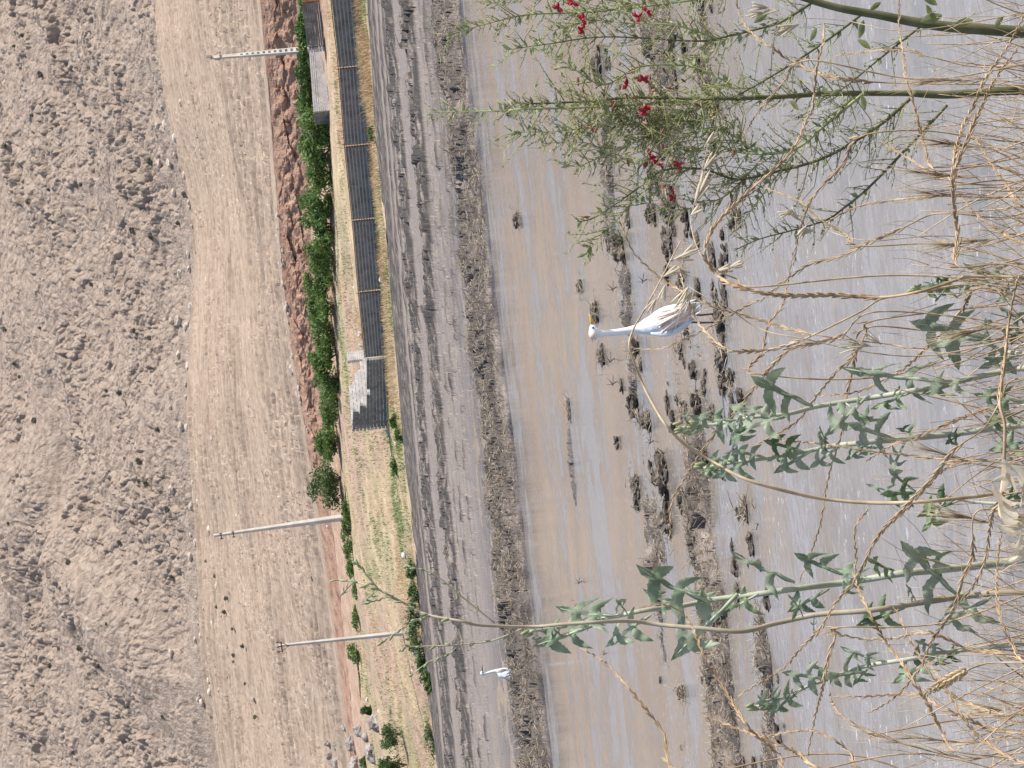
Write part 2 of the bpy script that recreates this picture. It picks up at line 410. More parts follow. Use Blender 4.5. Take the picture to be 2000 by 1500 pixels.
grain = np.clip((232 - Q) / 20, 0, 1) * 0.026 * (plates(X / 0.5, D / 1.6, 99) - .35) * np.clip(fbm(X / 8, D / 3, 98, 3) * 3 - 1.0, 0, 1)
big_h = ridge(R4, 19, 0.19, 0.12, 140, 2.0, 2.2)
B5 = [(1165, -100), (1172, 0), (1195, 300), (1205, 480), (1238, 690), (1245, 850), (1262, 960), (1285, 1080), (1320, 1350), (1335, 1550)]
B6 = [(1270, -100), (1285, 0), (1312, 400), (1345, 760), (1362, 880), (1372, 1020), (1405, 1290), (1425, 1550)]
B7 = [(1375, 0), (1400, 480), (1418, 650), (1455, 1000), (1500, 1300), (1515, 1550)]
B8 = [(975, 0), (990, 210), (1006, 430), (1040, 700)]
B9 = [(1095, 300), (1108, 760), (1115, 880), (1150, 1180)]
near_h = np.maximum.reduce([ridge(B5, 26, 0.055, 0.46, 150, 1.6, 0.45), ridge(B6, 34, 0.062, 0.36, 160, 1.5, 0.7), ridge(B7, 13, 0.045, 0.42, 170, 1.4, 0.6), ridge(B8, 6, 0.06, 0.60, 180, 1.4, 1.0), ridge(B9, 5, 0.04, 0.58, 190, 1.4, 0.8)])
# wet flats between the far ridges, just proud of the water
flat = np.clip((235 - Q) / 60, 0, 1) * (0.030 * (fbm(X / 9, D / 1.6, 91, 4) - 0.43) + 0.007 * (fbm(X / 2.4, D / 0.7, 93, 3) - 0.5))
flat2 = np.clip((430 - Q) / 120, 0, 1) * np.clip((Q - 225) / 20, 0, 1) * 0.05 * (fbm(X / 3.2, D / 0.5, 95, 4) - 0.60)
up = ground(S, D)
Zm = -0.03 + hgt * (0.6 + 0.6 * vnoise(X / 0.6, D / 1.5, 97)) + far_h * (0.35 + rr * 0.75) + big_h * (0.3 + 0.55 * rr + 0.35 * rr_n) + near_h * (0.25 + rr_n * 0.9) + np.where(Q < 235, 0.030 + flat, 0.012 * np.clip((430 - Q) / 200, 0, 1)) + flat2
bankz = np.clip((4.2 - D) / 1.5, 0, 1) * 0.35
Zm = Zm + grain + up * (Q < 400) + bankz
grid_obj("mud_field", X, D, Zm, M_mud, smooth=False)
MUD = (X, D, Zm, near_h, big_h, far_h, Q)

def water_material():
    m = bpy.data.materials.new("muddy_water"); m.use_nodes = True
    nt = m.node_tree; N = nt.nodes; L = nt.links; b = N["Principled BSDF"]
    geo = N.new("ShaderNodeNewGeometry")
    def noise(scale, st, detail=4, rough=0.55):
        mp = N.new("ShaderNodeMapping"); mp.inputs["Scale"].default_value = st; L.new(geo.outputs["Position"], mp.inputs[0])
        n = N.new("ShaderNodeTexNoise"); n.inputs["Scale"].default_value = scale; n.inputs["Detail"].default_value = detail; n.inputs["Roughness"].default_value = rough; L.new(mp.outputs[0], n.inputs["Vector"]); return n.outputs["Fac"]
    def ramp(x, a, ca, c, cc):
        r = N.new("ShaderNodeValToRGB"); e = r.color_ramp.elements; e[0].position = a; e[0].color = (*ca, 1); e[1].position = c; e[1].color = (*cc, 1); L.new(x, r.inputs[0]); return r.outputs[0]
    col = ramp(noise(1.1, (0.7, 1.0, 1), 7), 0.35, (0.232, 0.200, 0.170), 0.65, (0.302, 0.266, 0.230))
    sky_streak = N.new("ShaderNodeMixRGB"); L.new(col, sky_streak.inputs[1]); sky_streak.inputs[2].default_value = (0.355, 0.342, 0.335, 1)  # lavender-grey streaks: sky reflection painted into the base colour
    sp1 = ramp(noise(30, (0.8, 1.0, 1), 4), 0.635, (0, 0, 0), 0.66, (1, 1, 1)); sp2 = ramp(noise(1.6, (0.8, 1.2, 1), 5), 0.44, (0, 0, 0), 0.60, (1, 1, 1))  # white specks painted in place of sun glints on the water
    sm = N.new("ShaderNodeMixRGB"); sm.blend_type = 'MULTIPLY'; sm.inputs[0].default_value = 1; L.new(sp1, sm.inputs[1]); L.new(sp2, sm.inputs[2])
    glint_specks = N.new("ShaderNodeMixRGB"); L.new(sm.outputs[0], glint_specks.inputs[0]); tx = N.new("ShaderNodeMixRGB"); tx.blend_type = 'MULTIPLY'; tx.inputs[0].default_value = 1; L.new(sky_streak.outputs[0], tx.inputs[1]); L.new(ramp(noise(26, (0.55, 1.0, 1), 8, 0.8), 0.36, (0.80, 0.79, 0.78), 0.64, (1.16, 1.16, 1.16)), tx.inputs[2])  # fine light and dark ripple lines painted into the colour
    L.new(tx.outputs[0], glint_specks.inputs[1]); glint_specks.inputs[2].default_value = (0.62, 0.60, 0.58, 1)
    L.new(glint_specks.outputs[0], b.inputs["Base Color"]); b.inputs["IOR"].default_value = 1.33; b.inputs["Specular IOR Level"].default_value = 0.5
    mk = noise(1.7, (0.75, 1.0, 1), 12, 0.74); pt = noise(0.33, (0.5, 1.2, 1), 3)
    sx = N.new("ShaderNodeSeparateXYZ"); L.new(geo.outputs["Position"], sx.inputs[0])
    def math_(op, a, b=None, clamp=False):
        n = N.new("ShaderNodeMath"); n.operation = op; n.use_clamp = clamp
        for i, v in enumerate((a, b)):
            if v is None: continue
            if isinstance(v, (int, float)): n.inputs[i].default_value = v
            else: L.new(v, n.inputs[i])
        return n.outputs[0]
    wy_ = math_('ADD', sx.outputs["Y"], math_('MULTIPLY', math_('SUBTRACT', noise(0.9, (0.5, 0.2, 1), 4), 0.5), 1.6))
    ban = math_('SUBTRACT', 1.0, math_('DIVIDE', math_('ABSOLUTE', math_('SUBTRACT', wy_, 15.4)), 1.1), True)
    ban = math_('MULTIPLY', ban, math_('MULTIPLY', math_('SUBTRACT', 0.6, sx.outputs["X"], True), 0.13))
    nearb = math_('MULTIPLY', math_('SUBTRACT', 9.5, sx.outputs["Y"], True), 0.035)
    tot = math_('ADD', math_('ADD', mk, math_('MULTIPLY', math_('SUBTRACT', pt, 0.5), 0.35)), math_('ADD', ban, nearb))  # more painted sky reflection in one band and towards the camera
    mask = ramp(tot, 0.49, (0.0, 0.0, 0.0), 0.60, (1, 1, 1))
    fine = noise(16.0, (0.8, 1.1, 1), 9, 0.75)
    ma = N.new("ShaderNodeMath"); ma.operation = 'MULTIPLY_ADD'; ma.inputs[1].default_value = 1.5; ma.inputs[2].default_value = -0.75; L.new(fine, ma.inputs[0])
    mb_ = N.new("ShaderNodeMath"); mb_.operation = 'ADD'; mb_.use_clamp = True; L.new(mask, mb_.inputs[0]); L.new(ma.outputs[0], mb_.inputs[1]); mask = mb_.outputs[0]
    L.new(mask, sky_streak.inputs[0])
    ro = N.new("ShaderNodeMapRange"); ro.inputs["To Min"].default_value = 0.06; ro.inputs["To Max"].default_value = 0.11; L.new(mask, ro.inputs["Value"]); L.new(ro.outputs[0], b.inputs["Roughness"])
    wave = noise(20.0, (0.8, 1.2, 1), 7, 0.62)
    st = N.new("ShaderNodeMapRange"); st.inputs["To Min"].default_value = 0.035; st.inputs["To Max"].default_value = 0.4; L.new(mask, st.inputs["Value"])
    bp = N.new("ShaderNodeBump"); bp.inputs["Distance"].default_value = 0.022; L.new(st.outputs[0], bp.inputs["Strength"]); L.new(wave, bp.inputs["Height"]); L.new(bp.outputs[0], b.inputs["Normal"])
    return m
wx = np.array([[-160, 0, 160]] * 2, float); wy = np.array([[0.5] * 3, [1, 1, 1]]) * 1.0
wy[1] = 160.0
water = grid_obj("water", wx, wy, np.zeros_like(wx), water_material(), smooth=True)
# earth under everything
gx = np.array([[-900, 900]] * 2, float); gy = np.array([[-300, -300], [1500, 1500]], float)
grid_obj("ground", gx, gy, np.full((2, 2), -1.2), M_soil)
# ------------------------------------------------------------------ distant things
M_block_lit = mat("lit_concrete_block", (0.40, 0.385, 0.37), (0.58, 0.56, 0.54), scale=2.2, rough=0.9, bump=0.3, bscale=14)  # lighter copy of the block, sunlight put into its colour
M_block_shade = mat("shaded_concrete_block", (0.15, 0.143, 0.14), (0.27, 0.258, 0.25), scale=2.2, rough=0.9, bump=0.3, bscale=14)  # darker copy of the same block, shade put into its colour
M_mortar = mat("mortar", (0.42, 0.40, 0.38))
M_rust = mat("rusty_steel", (0.20, 0.085, 0.04), (0.33, 0.16, 0.08), scale=9, rough=0.8)
M_conc = mat("pole_concrete", (0.50, 0.46, 0.41), (0.64, 0.60, 0.54), scale=1.5, rough=0.85, bump=0.2, bscale=20)
M_steel = mat("dull_steel", (0.09, 0.075, 0.065), (0.16, 0.12, 0.10), scale=6, rough=0.6)
M_stone = mat("pale_stone", (0.42, 0.34, 0.27), (0.62, 0.53, 0.44), scale=1.3, rough=0.9, bump=0.4, bscale=7)
M_grey = mat("grey_rock", (0.20, 0.17, 0.15), (0.42, 0.37, 0.33), scale=1.2, rough=0.9, bump=0.5, bscale=6)

def block_run(mb, A, B, hA, hB, thick, nblk, ncourse, prof=None, gap=0.02):
    """courses of blocks between two foot points; prof(t) = share of the full height kept"""
    A, B = Vector(A), Vector(B); ax = (B - A); Ln = ax.length; ax.normalize()
    nrm = Vector((-ax.y, ax.x, 0)).normalized(); up = Vector((0, 0, 1))
    for c in range(ncourse):
        off = 0.5 if c % 2 else 0.0
        for i in range(nblk + 1):
            t0 = max(0, (i - off) / nblk); t1 = min(1, (i + 1 - off) / nblk)
            if t1 - t0 < 0.02: continue
            tm = (t0 + t1) / 2; hh = hA + (hB - hA) * tm
            if prof is not None and (c + 0.6) / ncourse > prof(tm): continue
            h = hh / ncourse
            p = A.lerp(B, tm) + up * (h * (c + 0.5))
            j = random.uniform(-0.006, 0.006)
            mb.cur = 0
            mb.box(p + nrm * j, (t1 - t0) * Ln / 2 - gap * .4, thick / 2, h / 2 - gap * 1.3, ax, nrm, up)

WF = KN[1]
def wall_foot(y):
    x = np.interp(y, YS, [692, 702, 724, 748, 764, 776, 800, 812]); s, e = ray(x, y)
    D = 132 - 130 * s
    return Vector((s * D, D, H + e * D))
def wall_h(y, xt):
    f = wall_foot(y); x = np.interp(y, YS, [692, 702, 724, 748, 764, 776, 800, 812])
    return (x - xt) / FPX * f.y
tops = lambda y: float(np.interp(y, [-200, 0, 133, 280, 425, 565, 695, 780, 830], [632, 647, 662, 673, 688, 700, 713, 700, 692]))
fw = thing("block_wall", "long shaded grey concrete block wall with rusty rebar joints beside the field", "wall", wall_foot(350))
bays = [-260, -140, -15, 127, 280, 425, 565, 695]
for a, b in zip(bays[:-1], bays[1:]):
    A, B = wall_foot(a + 3), wall_foot(b - 3); mb = MB()
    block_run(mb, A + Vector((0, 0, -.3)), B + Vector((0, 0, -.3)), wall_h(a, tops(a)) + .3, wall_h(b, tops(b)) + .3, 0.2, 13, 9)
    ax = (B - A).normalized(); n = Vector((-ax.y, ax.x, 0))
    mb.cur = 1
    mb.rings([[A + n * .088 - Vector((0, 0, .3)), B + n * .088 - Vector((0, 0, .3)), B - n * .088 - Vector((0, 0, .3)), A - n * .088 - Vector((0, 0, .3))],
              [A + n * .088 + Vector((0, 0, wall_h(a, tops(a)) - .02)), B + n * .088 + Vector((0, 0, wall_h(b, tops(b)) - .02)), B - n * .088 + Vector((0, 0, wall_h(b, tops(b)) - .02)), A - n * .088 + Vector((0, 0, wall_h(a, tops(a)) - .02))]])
    mb.build("wall_panel", [M_block_shade, M_mortar], fw, smooth=False)
for y in bays[:-1]:
    f = wall_foot(y); h = wall_h(y, tops(y)); mb = MB()
    d = (wall_foot(y + 5) - f).normalized()
    for k in (-1, 1):
        mb.tube([f + d * .11 * k, f + d * .11 * k + Vector((0, 0, h + random.uniform(.02, .15)))], 0.022, 5)
    for i in range(9):
        z = h * (i + .5) / 9
        mb.box(f + Vector((0, 0, z)) , 0.11, 0.104, 0.016, d, Vector((-d.y, d.x, 0)))
    mb.build("rebar_column", M_rust, fw, smooth=False)
mb = MB()
mb.tube([wall_foot(y) + Vector((0, 0, wall_h(y, tops(y)) + .015)) for y in range(-250, 696, 45)], 0.03, 4)
mb.build("top_rebar", M_rust, fw)
# higher ruined end at the left of the wall
re_ = thing("ruined_wall", "stepped broken end of the shaded block wall, its inner face lit pale grey", "wall", wall_foot(765))
A, B = wall_foot(698), wall_foot(829)
fa, fb = wall_h(698, 692), wall_h(829, 688)
def stepprof(t):
    y = 698 + t * 131
    x = 713 if y < 750 else 719 if y < 766 else 715 if y < 784 else 703 if y < 797 else 688
    return (np.interp(y, YS, [692, 702, 724, 748, 764, 776, 800, 812]) - x) / FPX * wall_foot(y).y / (fa + (fb - fa) * t)
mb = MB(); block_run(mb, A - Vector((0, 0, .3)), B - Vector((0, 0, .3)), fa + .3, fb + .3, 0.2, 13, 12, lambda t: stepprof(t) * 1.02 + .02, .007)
mb.build("front_face", M_block_shade, re_, smooth=False)
mb = MB(); C2 = wall_foot(824) + Vector((0.05, 0.5, 0)); d2 = Vector((0.77, 0.64, 0)); sB = ray(720, 700)[0]
tB = (sB * C2.y - C2.x) / (0.77 - sB * 0.64)
E2 = C2 + d2 * tB; E2.z = C2.z + 0.25
h0 = (H + ray(684, 805)[1] * C2.y) - C2.z; h1 = (H + ray(681, 740)[1] * E2.y) - E2.z
block_run(mb, C2, E2, h0, h1, 0.2, max(6, int(tB / .42)), 10, lambda t: 1.0 if t < .55 else 1.0 - (t - .55) * 1.1, .008)
mb.build("inner_wall", M_block_lit, re_, smooth=False)
mb = MB(); f = wall_foot(830)
block_run(mb, f + Vector((-.1, .1, -.2)), f + Vector((.35, .6, -.2)), fb + .22, fb + .3, 0.2, 2, 11)
mb.build("end_face", M_stone, re_, smooth=False)  # pale colour stands in for sunlight on the wall end
# block pillar
pf = on_ground(714, 694); ph = (H + ray(677, 692)[1] * pf.y) - pf.z
mb = MB(); block_run(mb, pf + Vector((-.3, -.1, 0)), pf + Vector((.25, .35, 0)), ph, ph, 0.25, 2, 9, None, .008)
tag(mb.build("block_pillar", M_block_lit, smooth=False), "small sunlit block pillar standing behind the long wall near its ruined end", "pillar")
# lit wall and shaded wall by the hedge
g1 = on_ground(648, 216); s_ = ray(636, 96)[0]; t_ = (s_ * g1.y - g1.x) / (0.955 - s_ * 0.295); g0 = g1 + Vector((0.955, 0.295, 0)) * t_; g0.z = H + ray(636, 96)[1] * g0.y
lw = thing("lit_block_wall", "sunlit pale grey block wall in front of the hedge, beside the ladder pole", "wall", g1)
mb = MB(); hA = (603.5 - 636) / -FPX * g0.y; hB = (612 - 648) / -FPX * g1.y
g1b = Vector((g1.x, g1.y, g1.z))
block_run(mb, g0, g1b, hA, hB, 0.2, 15, 9, None, .008); mb.build("sunny_face", M_block_lit, lw, smooth=False)
mb = MB(); block_run(mb, g1b + Vector((0, .1, 0)), g1b + Vector((-.55, 1.6, 0)), hB, hB, 0.2, 3, 9, None, .008); mb.build("end_face", M_block_shade, lw, smooth=False)
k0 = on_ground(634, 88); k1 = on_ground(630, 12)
dw = thing("shaded_block_wall", "shaded block wall with a rusty left edge next to the sunlit block wall", "wall", k0)
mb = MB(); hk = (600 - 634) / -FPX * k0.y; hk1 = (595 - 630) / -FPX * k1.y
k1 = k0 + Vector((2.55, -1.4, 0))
block_run(mb, k0, k1, hk, hk * 1.04, 0.2, 9, 9, None, .008); mb.build("block_face", M_block_shade, dw, smooth=False)
mb = MB(); block_run(mb, k0 + Vector((-.25, 0.02, 0)), k0 + Vector((.0, .3, 0)), hk * 1.02, hk * 1.02, .3, 1, 6); mb.build("corner_post", M_block_lit, dw, smooth=False)
mb = MB(); mb.tube([k1 + Vector((.06, -.05, 0)), k1 + Vector((.06, -.05, hk * 1.02))], .07, 4); mb.build("rusty_edge", M_rust, dw, smooth=False)

# ---- poles
def pole_pts(bx, by, tx, ty, D=None):
    b = on_ground(bx, by) if D is None else P(bx, by, D)
    return b, P(tx, ty, b.y)
def tapered(mb, b, t, w0, d0, w1, d1):
    ax = (t - b).normalized(); a = Vector((0.72, -0.69, 0)).normalized(); a = (a - ax * a.dot(ax)).normalized(); n = ax.cross(a)
    def rg(p, w, d):
        c = .25
        return [p + a * w * i + n * d * j for i, j in ((-1, -1 + c), (-1 + c, -1), (1 - c, -1), (1, -1 + c), (1, 1 - c), (1 - c, 1), (-1 + c, 1), (-1, 1 - c))]
    mb.rings([rg(b - ax * .5, w0, d0), rg(t, w1, d1)])
    return ax, a, n
b, t = pole_pts(668, 1011, 418, 1046)
po = thing("utility_pole", "thick concrete utility pole without crossarm rising behind green weeds", "pole", b)
mb = MB(); ax, a, n = tapered(mb, b, t, .22, .22, .09, .09); mb.build("pole_shaft", M_conc, po, smooth=False)
for q in (0.055, 0.15):
    mb = MB(); c = t + (b - t) * q; mb.box(c - n * .16, .33, .03, .035, a, n, ax); mb.box(c - n * .16 + a * .28, .025, .025, .12, a, n, ax); mb.box(c - n * .16 - a * .28, .025, .025, .12, a, n, ax); mb.build("bracket", M_steel, po, smooth=False)
b, t = pole_pts(790, 1236, 545, 1261)
po = thing("utility_pole", "slim grey utility pole with a short steel crossarm and insulators above the dark weeds", "pole", b)
mb = MB(); ax, a, n = tapered(mb, b, t, .13, .13, .075, .075); mb.build("pole_shaft", M_conc, po, smooth=False)
mb = MB(); c = t + (b - t) * 0.02; mb.box(c - n * .1, .5, .04, .04, a, n, ax); ca = mb.build("crossarm", M_rust, po, smooth=False)
for k in (-.45, .0, .45):
    m2 = MB(); q = c - n * .1 + a * k + ax * .05; m2.tube([q, q + ax * .12, q + ax * .13, q + ax * .22, q + ax * .26], [.02, .02, .055, .06, .03], 8); m2.build("insulator", M_steel, ca)
mb = MB(); mb.tube([c - n * .1 + a * .4, c - ax * .45 - n * .1], .02, 4); mb.tube([c - n * .1 - a * .4, c - ax * .45 - n * .1], .02, 4); mb.build("brace", M_steel, po)
b, t = pole_pts(612, 96, 410, 113)
po = thing("ladder_pole", "concrete pole with ladder-like openings beside the sunlit block wall", "pole", b)
ax = (t - b).normalized(); a = Vector((.72, .69, 0)); a = (a - ax * a.dot(ax)).normalized(); n = ax.cross(a)
for k in (-1, 1):
    mb = MB(); p0 = b + a * .23 * k; p1 = t + a * .075 * k
    m_ = [[p0 + a * i * .045 + n * j * .11 for i, j in ((-1, -1), (1, -1), (1, 1), (-1, 1))], [p1 + a * i * .04 + n * j * .06 for i, j in ((-1, -1), (1, -1), (1, 1), (-1, 1))]]
    mb.rings(m_); mb.build("pole_leg", M_conc, po, smooth=False)
for i in range(14):
    q = .02 + .7 * i / 13; c = b.lerp(t, q); w = .23 + (.075 - .23) * q
    mb = MB(); mb.box(c, w, .10 - .03 * q, .10, a, n, ax); mb.build("rung", M_conc, po, smooth=False)
mb = MB(); c = b.lerp(t, .86); mb.box(c, .085, .06, (t - b).length * .14, a, n, ax); mb.build("pole_head", M_conc, po, smooth=False)
for q, w in ((.985, .1), (.9, .42)):
    c = b.lerp(t, q); mb = MB(); mb.box(c - n * .1, w, .03, .03, a, n, ax); mb.tube([c - a * w * .9 - n * .1, c - a * w * .9 - n * .1 + ax * .35], .025, 4); mb.tube([c + a * w * .8 - n * .1, c + a * w * .8 - n * .1 + ax * .3], .025, 4); mb.build("bracket", M_steel, po, smooth=False)

# ---- shrubs
M_leafG = mat("orchard_leaf", (0.085, 0.155, 0.04), (0.21, 0.31, 0.095), scale=1.6, rough=0.6, trans=0.25)
M_leafD = mat("dark_leaf", (0.06, 0.105, 0.035), (0.14, 0.21, 0.07), scale=1.8, rough=0.6, trans=0.2)
M_leafY = mat("weed_leaf", (0.07, 0.14, 0.03), (0.19, 0.28, 0.09), scale=1.8, rough=0.6, trans=0.25)
M_scrub = mat("scrub_leaf", (0.15, 0.15, 0.105), (0.27, 0.26, 0.19), scale=1.5, rough=0.8)
M_bark = mat("grey_bark", (0.10, 0.075, 0.055), (0.2, 0.16, 0.12), scale=6, rough=0.9)
def rv(): return Vector((random.gauss(0, 1), random.gauss(0, 1), random.gauss(0, 1))).normalized()
def crown(mb, c, rx, ry, rz, n, leaf, clumps=14):
    cl = []
    for _ in range(clumps):
        d = rv() * random.uniform(.25, .95); cl.append((Vector((d.x * rx, d.y * ry, d.z * rz)), random.uniform(.28, .5)))
    for _ in range(n):
        k, r = random.choice(cl); d = rv() * (r * random.random() ** .45)
        p = c + k + Vector((d.x * rx, d.y * ry, d.z * rz))
        if random.random() < .06: p += rv() * .25 * rz
        u = rv(); w = u.cross(rv()).normalized(); l = leaf * random.uniform(.6, 1.4)
        mb.quad(p - u * l, p + w * l * .32, p + u * l, p - w * l * .32)
def shrub(x, y, hpx, wpx, label, cat="shrub", m=None, n=1000, leaf=.13, name="shrub", group=None, point=None, sink=0.1):
    g = point if point is not None else on_ground(x, y)
    px = g.y / FPX; hh = hpx * px; w = wpx * px
    o = thing(name, label, cat, g, group)
    mb = MB(); crown(mb, g + Vector((0, 0, hh * (.50 if hpx > 30 else .42))), w * .56, w * .5, hh * .54, n, leaf, 18); mb.build("crown", m or M_leafG, o, smooth=False)
    mb = MB()
    for k in range(4):
        d = Vector((random.uniform(-.35, .35) * w, random.uniform(-.3, .3) * w, hh * random.uniform(.4, .75)))
        mb.tube([g - Vector((0, 0, sink)), g + d * .45 + Vector((random.uniform(-.05, .05), 0, 0)), g + d], [.05, .035, .012], 5)
    mb.build("trunk", M_bark, o)
    return o
hedge = [(612, 8, 30, 46), (612, 52, 36, 40), (614, 100, 40, 44), (616, 150, 36, 50), (620, 196, 42, 48), (642, 240, 66, 56), (645, 290, 60, 56), (648, 340, 60, 52), (646, 392, 54, 52), (648, 440, 52, 54),
         (652, 495, 56, 58), (650, 548, 50, 54), (652, 600, 50, 50), (652, 648, 46, 56), (657, 690, 52, 44), (662, 742, 48, 52), (662, 795, 44, 54), (660, 855, 40, 52), (665, 935, 58, 66)]
hl = ["first hedge bush, at the edge beyond the ladder pole", "hedge bush above the shaded block wall", "hedge bush rising behind the ladder pole's foot", "hedge bush behind the sunlit block wall, upper end", "hedge bush behind the sunlit block wall, lower end",
      "tall hedge bush just past the sunlit block wall's end face", "hedge bush two past the sunlit block wall, with ragged top", "third hedge bush past the sunlit block wall", "fourth hedge bush past the sunlit block wall", "fifth hedge bush past the sunlit block wall",
      "hedge bush in line with the rubble behind the wall", "hedge bush below the start of the bank stones", "hedge bush before the gap near the middle of the row", "hedge bush behind the small block pillar, right side", "hedge bush behind the small block pillar, left side",
      "separate round hedge bush behind the ruined wall", "hedge bush at the ruined wall's far corner", "thin loose hedge bush before the last one", "large dark last bush ending the green hedge row"]
for (x, y, h, w), lb in zip(hedge, hl):
    shrub(x, y, h * 1.0, w * 1.6, lb, "bush", M_leafD if y > 900 else M_leafG, n=2300, leaf=.15, name="hedge_bush", group="green bushes in the hedge row")
for x, y, h, w, lb in [(684, 1000, 22, 36, "bright green vine by the thick utility pole's foot"), (688, 1030, 24, 34, "bright green vine just past the thick utility pole"), (690, 1068, 24, 40, "bright green vine, middle of the low green row"), (692, 1104, 18, 36, "bright green vine where the low green row thins out"),
                       (700, 1150, 14, 30, "small pale green weed between the low vines and the slim pole"), (702, 1205, 20, 40, "leafy green weed just above the slim pole"), (702, 1275, 24, 44, "leafy green weed just below the slim pole, last in the row")]:
    shrub(x, y, h, w * 1.2, lb, "vine", M_leafY, n=700, leaf=.12, name="vine_bush", group="low bright green plants along the terrace")
for x, y, h, w, lb in [(812, 1112, 20, 36, "dark weed clump at the field edge, nearest the green hedge"), (818, 1160, 24, 42, "dark weed clump at the field edge above the slim pole"), (822, 1205, 30, 50, "dense dark weed clump where the slim pole stands"), (826, 1250, 34, 46, "dense dark weed clump just below the slim pole"),
                       (834, 1295, 26, 44, "dark weed clump at the field edge level with the grey egret"), (842, 1330, 22, 36, "dark weed clump at the field edge below the grey egret"), (848, 1440, 20, 60, "low dark weed clump near the picture's bottom edge"), (785, 850, 14, 22, "small olive weed beside the ruined wall"), (778, 915, 16, 30, "olive weed tuft at the field edge past the ruined wall"), (775, 820, 16, 20, "small weed at the foot of the ruined wall")]:
    shrub(x, y, h, w * 1.15, lb, "weed", M_leafD if x > 800 else M_leafY, n=600, leaf=.11, name="weed_clump", group="dark weed clumps at the field edge")
for x, y, h, w, lb in [(785, 1435, 48, 54, "round dark green bush beside the grey rock outcrop"), (792, 1494, 60, 42, "dark green bush cut by the bottom edge"), (726, 1384, 22, 20, "small dark bush growing by two white rocks"), (718, 1488, 16, 20, "small dark bush on top of the grey rock outcrop"), (620, 1130, 14, 22, "dark scrub bush beside the pale track"), (735, 262, 14, 26, "small green weed at the long wall's foot")]:
    shrub(x, y, h, w * 1.1, lb, "bush", M_leafD, n=1100, leaf=.12, name="dark_bush")

# ---- scrub on the hillside
def hill_point(x, y):
    Xh, Dh, Zh = HILL; s, e = ray(x, y); j = int(np.argmin(np.abs(sc_ - s)))
    d = (H + e * Dh[:, j]) - Zh[:, j]; i = int(np.argmax(d < 0)) if (d < 0).any() else -1
    return Vector((s * Dh[i, j], Dh[i, j], Zh[i, j]))
scr = [(45, 68), (30, 90), (110, 110), (82, 145), (65, 225), (12, 285), (160, 360), (55, 395), (97, 370), (365, 380), (378, 405), (398, 408), (350, 435), (260, 450), (298, 463), (297, 315), (12, 643), (30, 710), (40, 735), (80, 640), (180, 555), (210, 762), (236, 767), (275, 900), (275, 940), (288, 945), (295, 660), (310, 838), (70, 820), (330, 995), (265, 645), (18, 1022), (138, 1097), (209, 1218), (160, 1265), (195, 1300), (270, 1170), (145, 1470), (340, 1128), (100, 1300), (60, 1180), (235, 1060), (320, 1400), (250, 1380)]
bm_ = MB(); crown(bm_, Vector((0, 0, .35)), .6, .5, .45, 420, .13, 9)
proto = bm_.build("crown", M_scrub, smooth=False); pm = proto.data; bpy.data.objects.remove(proto)
bm_ = MB()
for k in range(4): bm_.tube([Vector((0, 0, -.3)), Vector((random.uniform(-.3, .3), random.uniform(-.2, .2), .5))], [.05, .015], 4)
proto = bm_.build("stem", M_bark); pst = proto.data; bpy.data.objects.remove(proto)
def copy_bush(g, sc, label, group):
    o = thing("scrub_bush", label, "bush", g, group)
    for nm, me in (("crown", pm), ("stem", pst)):
        c = bpy.data.objects.new(nm, me); COL.objects.link(c); c.parent = o
    o.scale = (sc, sc, sc * random.uniform(.8, 1.1)); o.rotation_euler = (0, 0, random.uniform(0, 6.28))
for x, y in scr:
    copy_bush(hill_point(x, y), random.uniform(.6, 1.15), "dusty dark scrub bush growing between rocks on the hillside", "scrub bushes on the rocky hillside")
for x, y in [(405, 1095), (423, 1125), (443, 1168), (425, 1185), (440, 1195), (458, 1280), (457, 1292), (390, 1335), (480, 1335), (415, 1400), (500, 1400), (440, 1450), (476, 1262), (455, 1228), (520, 1110), (540, 800), (470, 640), (415, 1340)]:
    copy_bush(on_ground(x, y), random.uniform(.4, .75), "small dusty scrub bush on the tan ploughed slope", "scrub bushes on the ploughed slope")

# ---- stones
from mathutils import noise as mn
import bmesh
def stone_mesh(name, m, seed, sub=2, rough=.35, flat=.7, cell=1.0):
    bm = bmesh.new(); bmesh.ops.create_icosphere(bm, subdivisions=sub, radius=1)
    o = Vector((seed * 3.1, seed * 1.7, seed * .9))
    for v in bm.verts:
        n = v.co.normalized(); d = 1 + rough * (mn.noise(n * 1.1 * cell + o) * 1.2 + .55 * mn.noise(n * 2.7 * cell + o) + .3 * mn.noise(n * 6 * cell + o))
        c = mn.cell_vector(n * 1.6 + o) - Vector((.5, .5, .5)); v.co = n * d + c * .12 * rough; v.co.z *= flat
    me = bpy.data.meshes.new(name); bm.to_mesh(me); bm.free(); me.materials.append(m); return me
st_meshes = [stone_mesh("stone", M_stone, k + 1) for k in range(6)]
def place(me, name, g, sc, label, cat, group=None, squash=(1, 1, 1)):
    o = bpy.data.objects.new(name, me); COL.objects.link(o); o.location = g
    o.scale = (sc * squash[0], sc * squash[1], sc * squash[2]); o.rotation_euler = (0, 0, random.uniform(0, 6.28))
    return tag(o, label, cat, group)
bank_line = [(545, 500), (552, 560), (560, 640), (566, 690), (572, 716), (580, 750), (586, 800), (590, 826), (597, 842)]
for k in range(70):
    y = random.uniform(395, 842); x = np.interp(y, [395, 500, 560, 640, 690, 716, 750, 800, 826, 842], [538, 546, 552, 561, 567, 571, 580, 586, 591, 597]) + random.gauss(0, 3.5)
    place(random.choice(st_meshes), "bank_stone", on_ground(x, y), random.uniform(.10, .28), "pale stone lying along the top edge of the red earth bank", "stone", "pale stones along the bank top", (1.2, 1, .8))
place(st_meshes[1], "boulder", on_ground(572, 722), .42, "largest round pale boulder on the red bank top", "boulder")
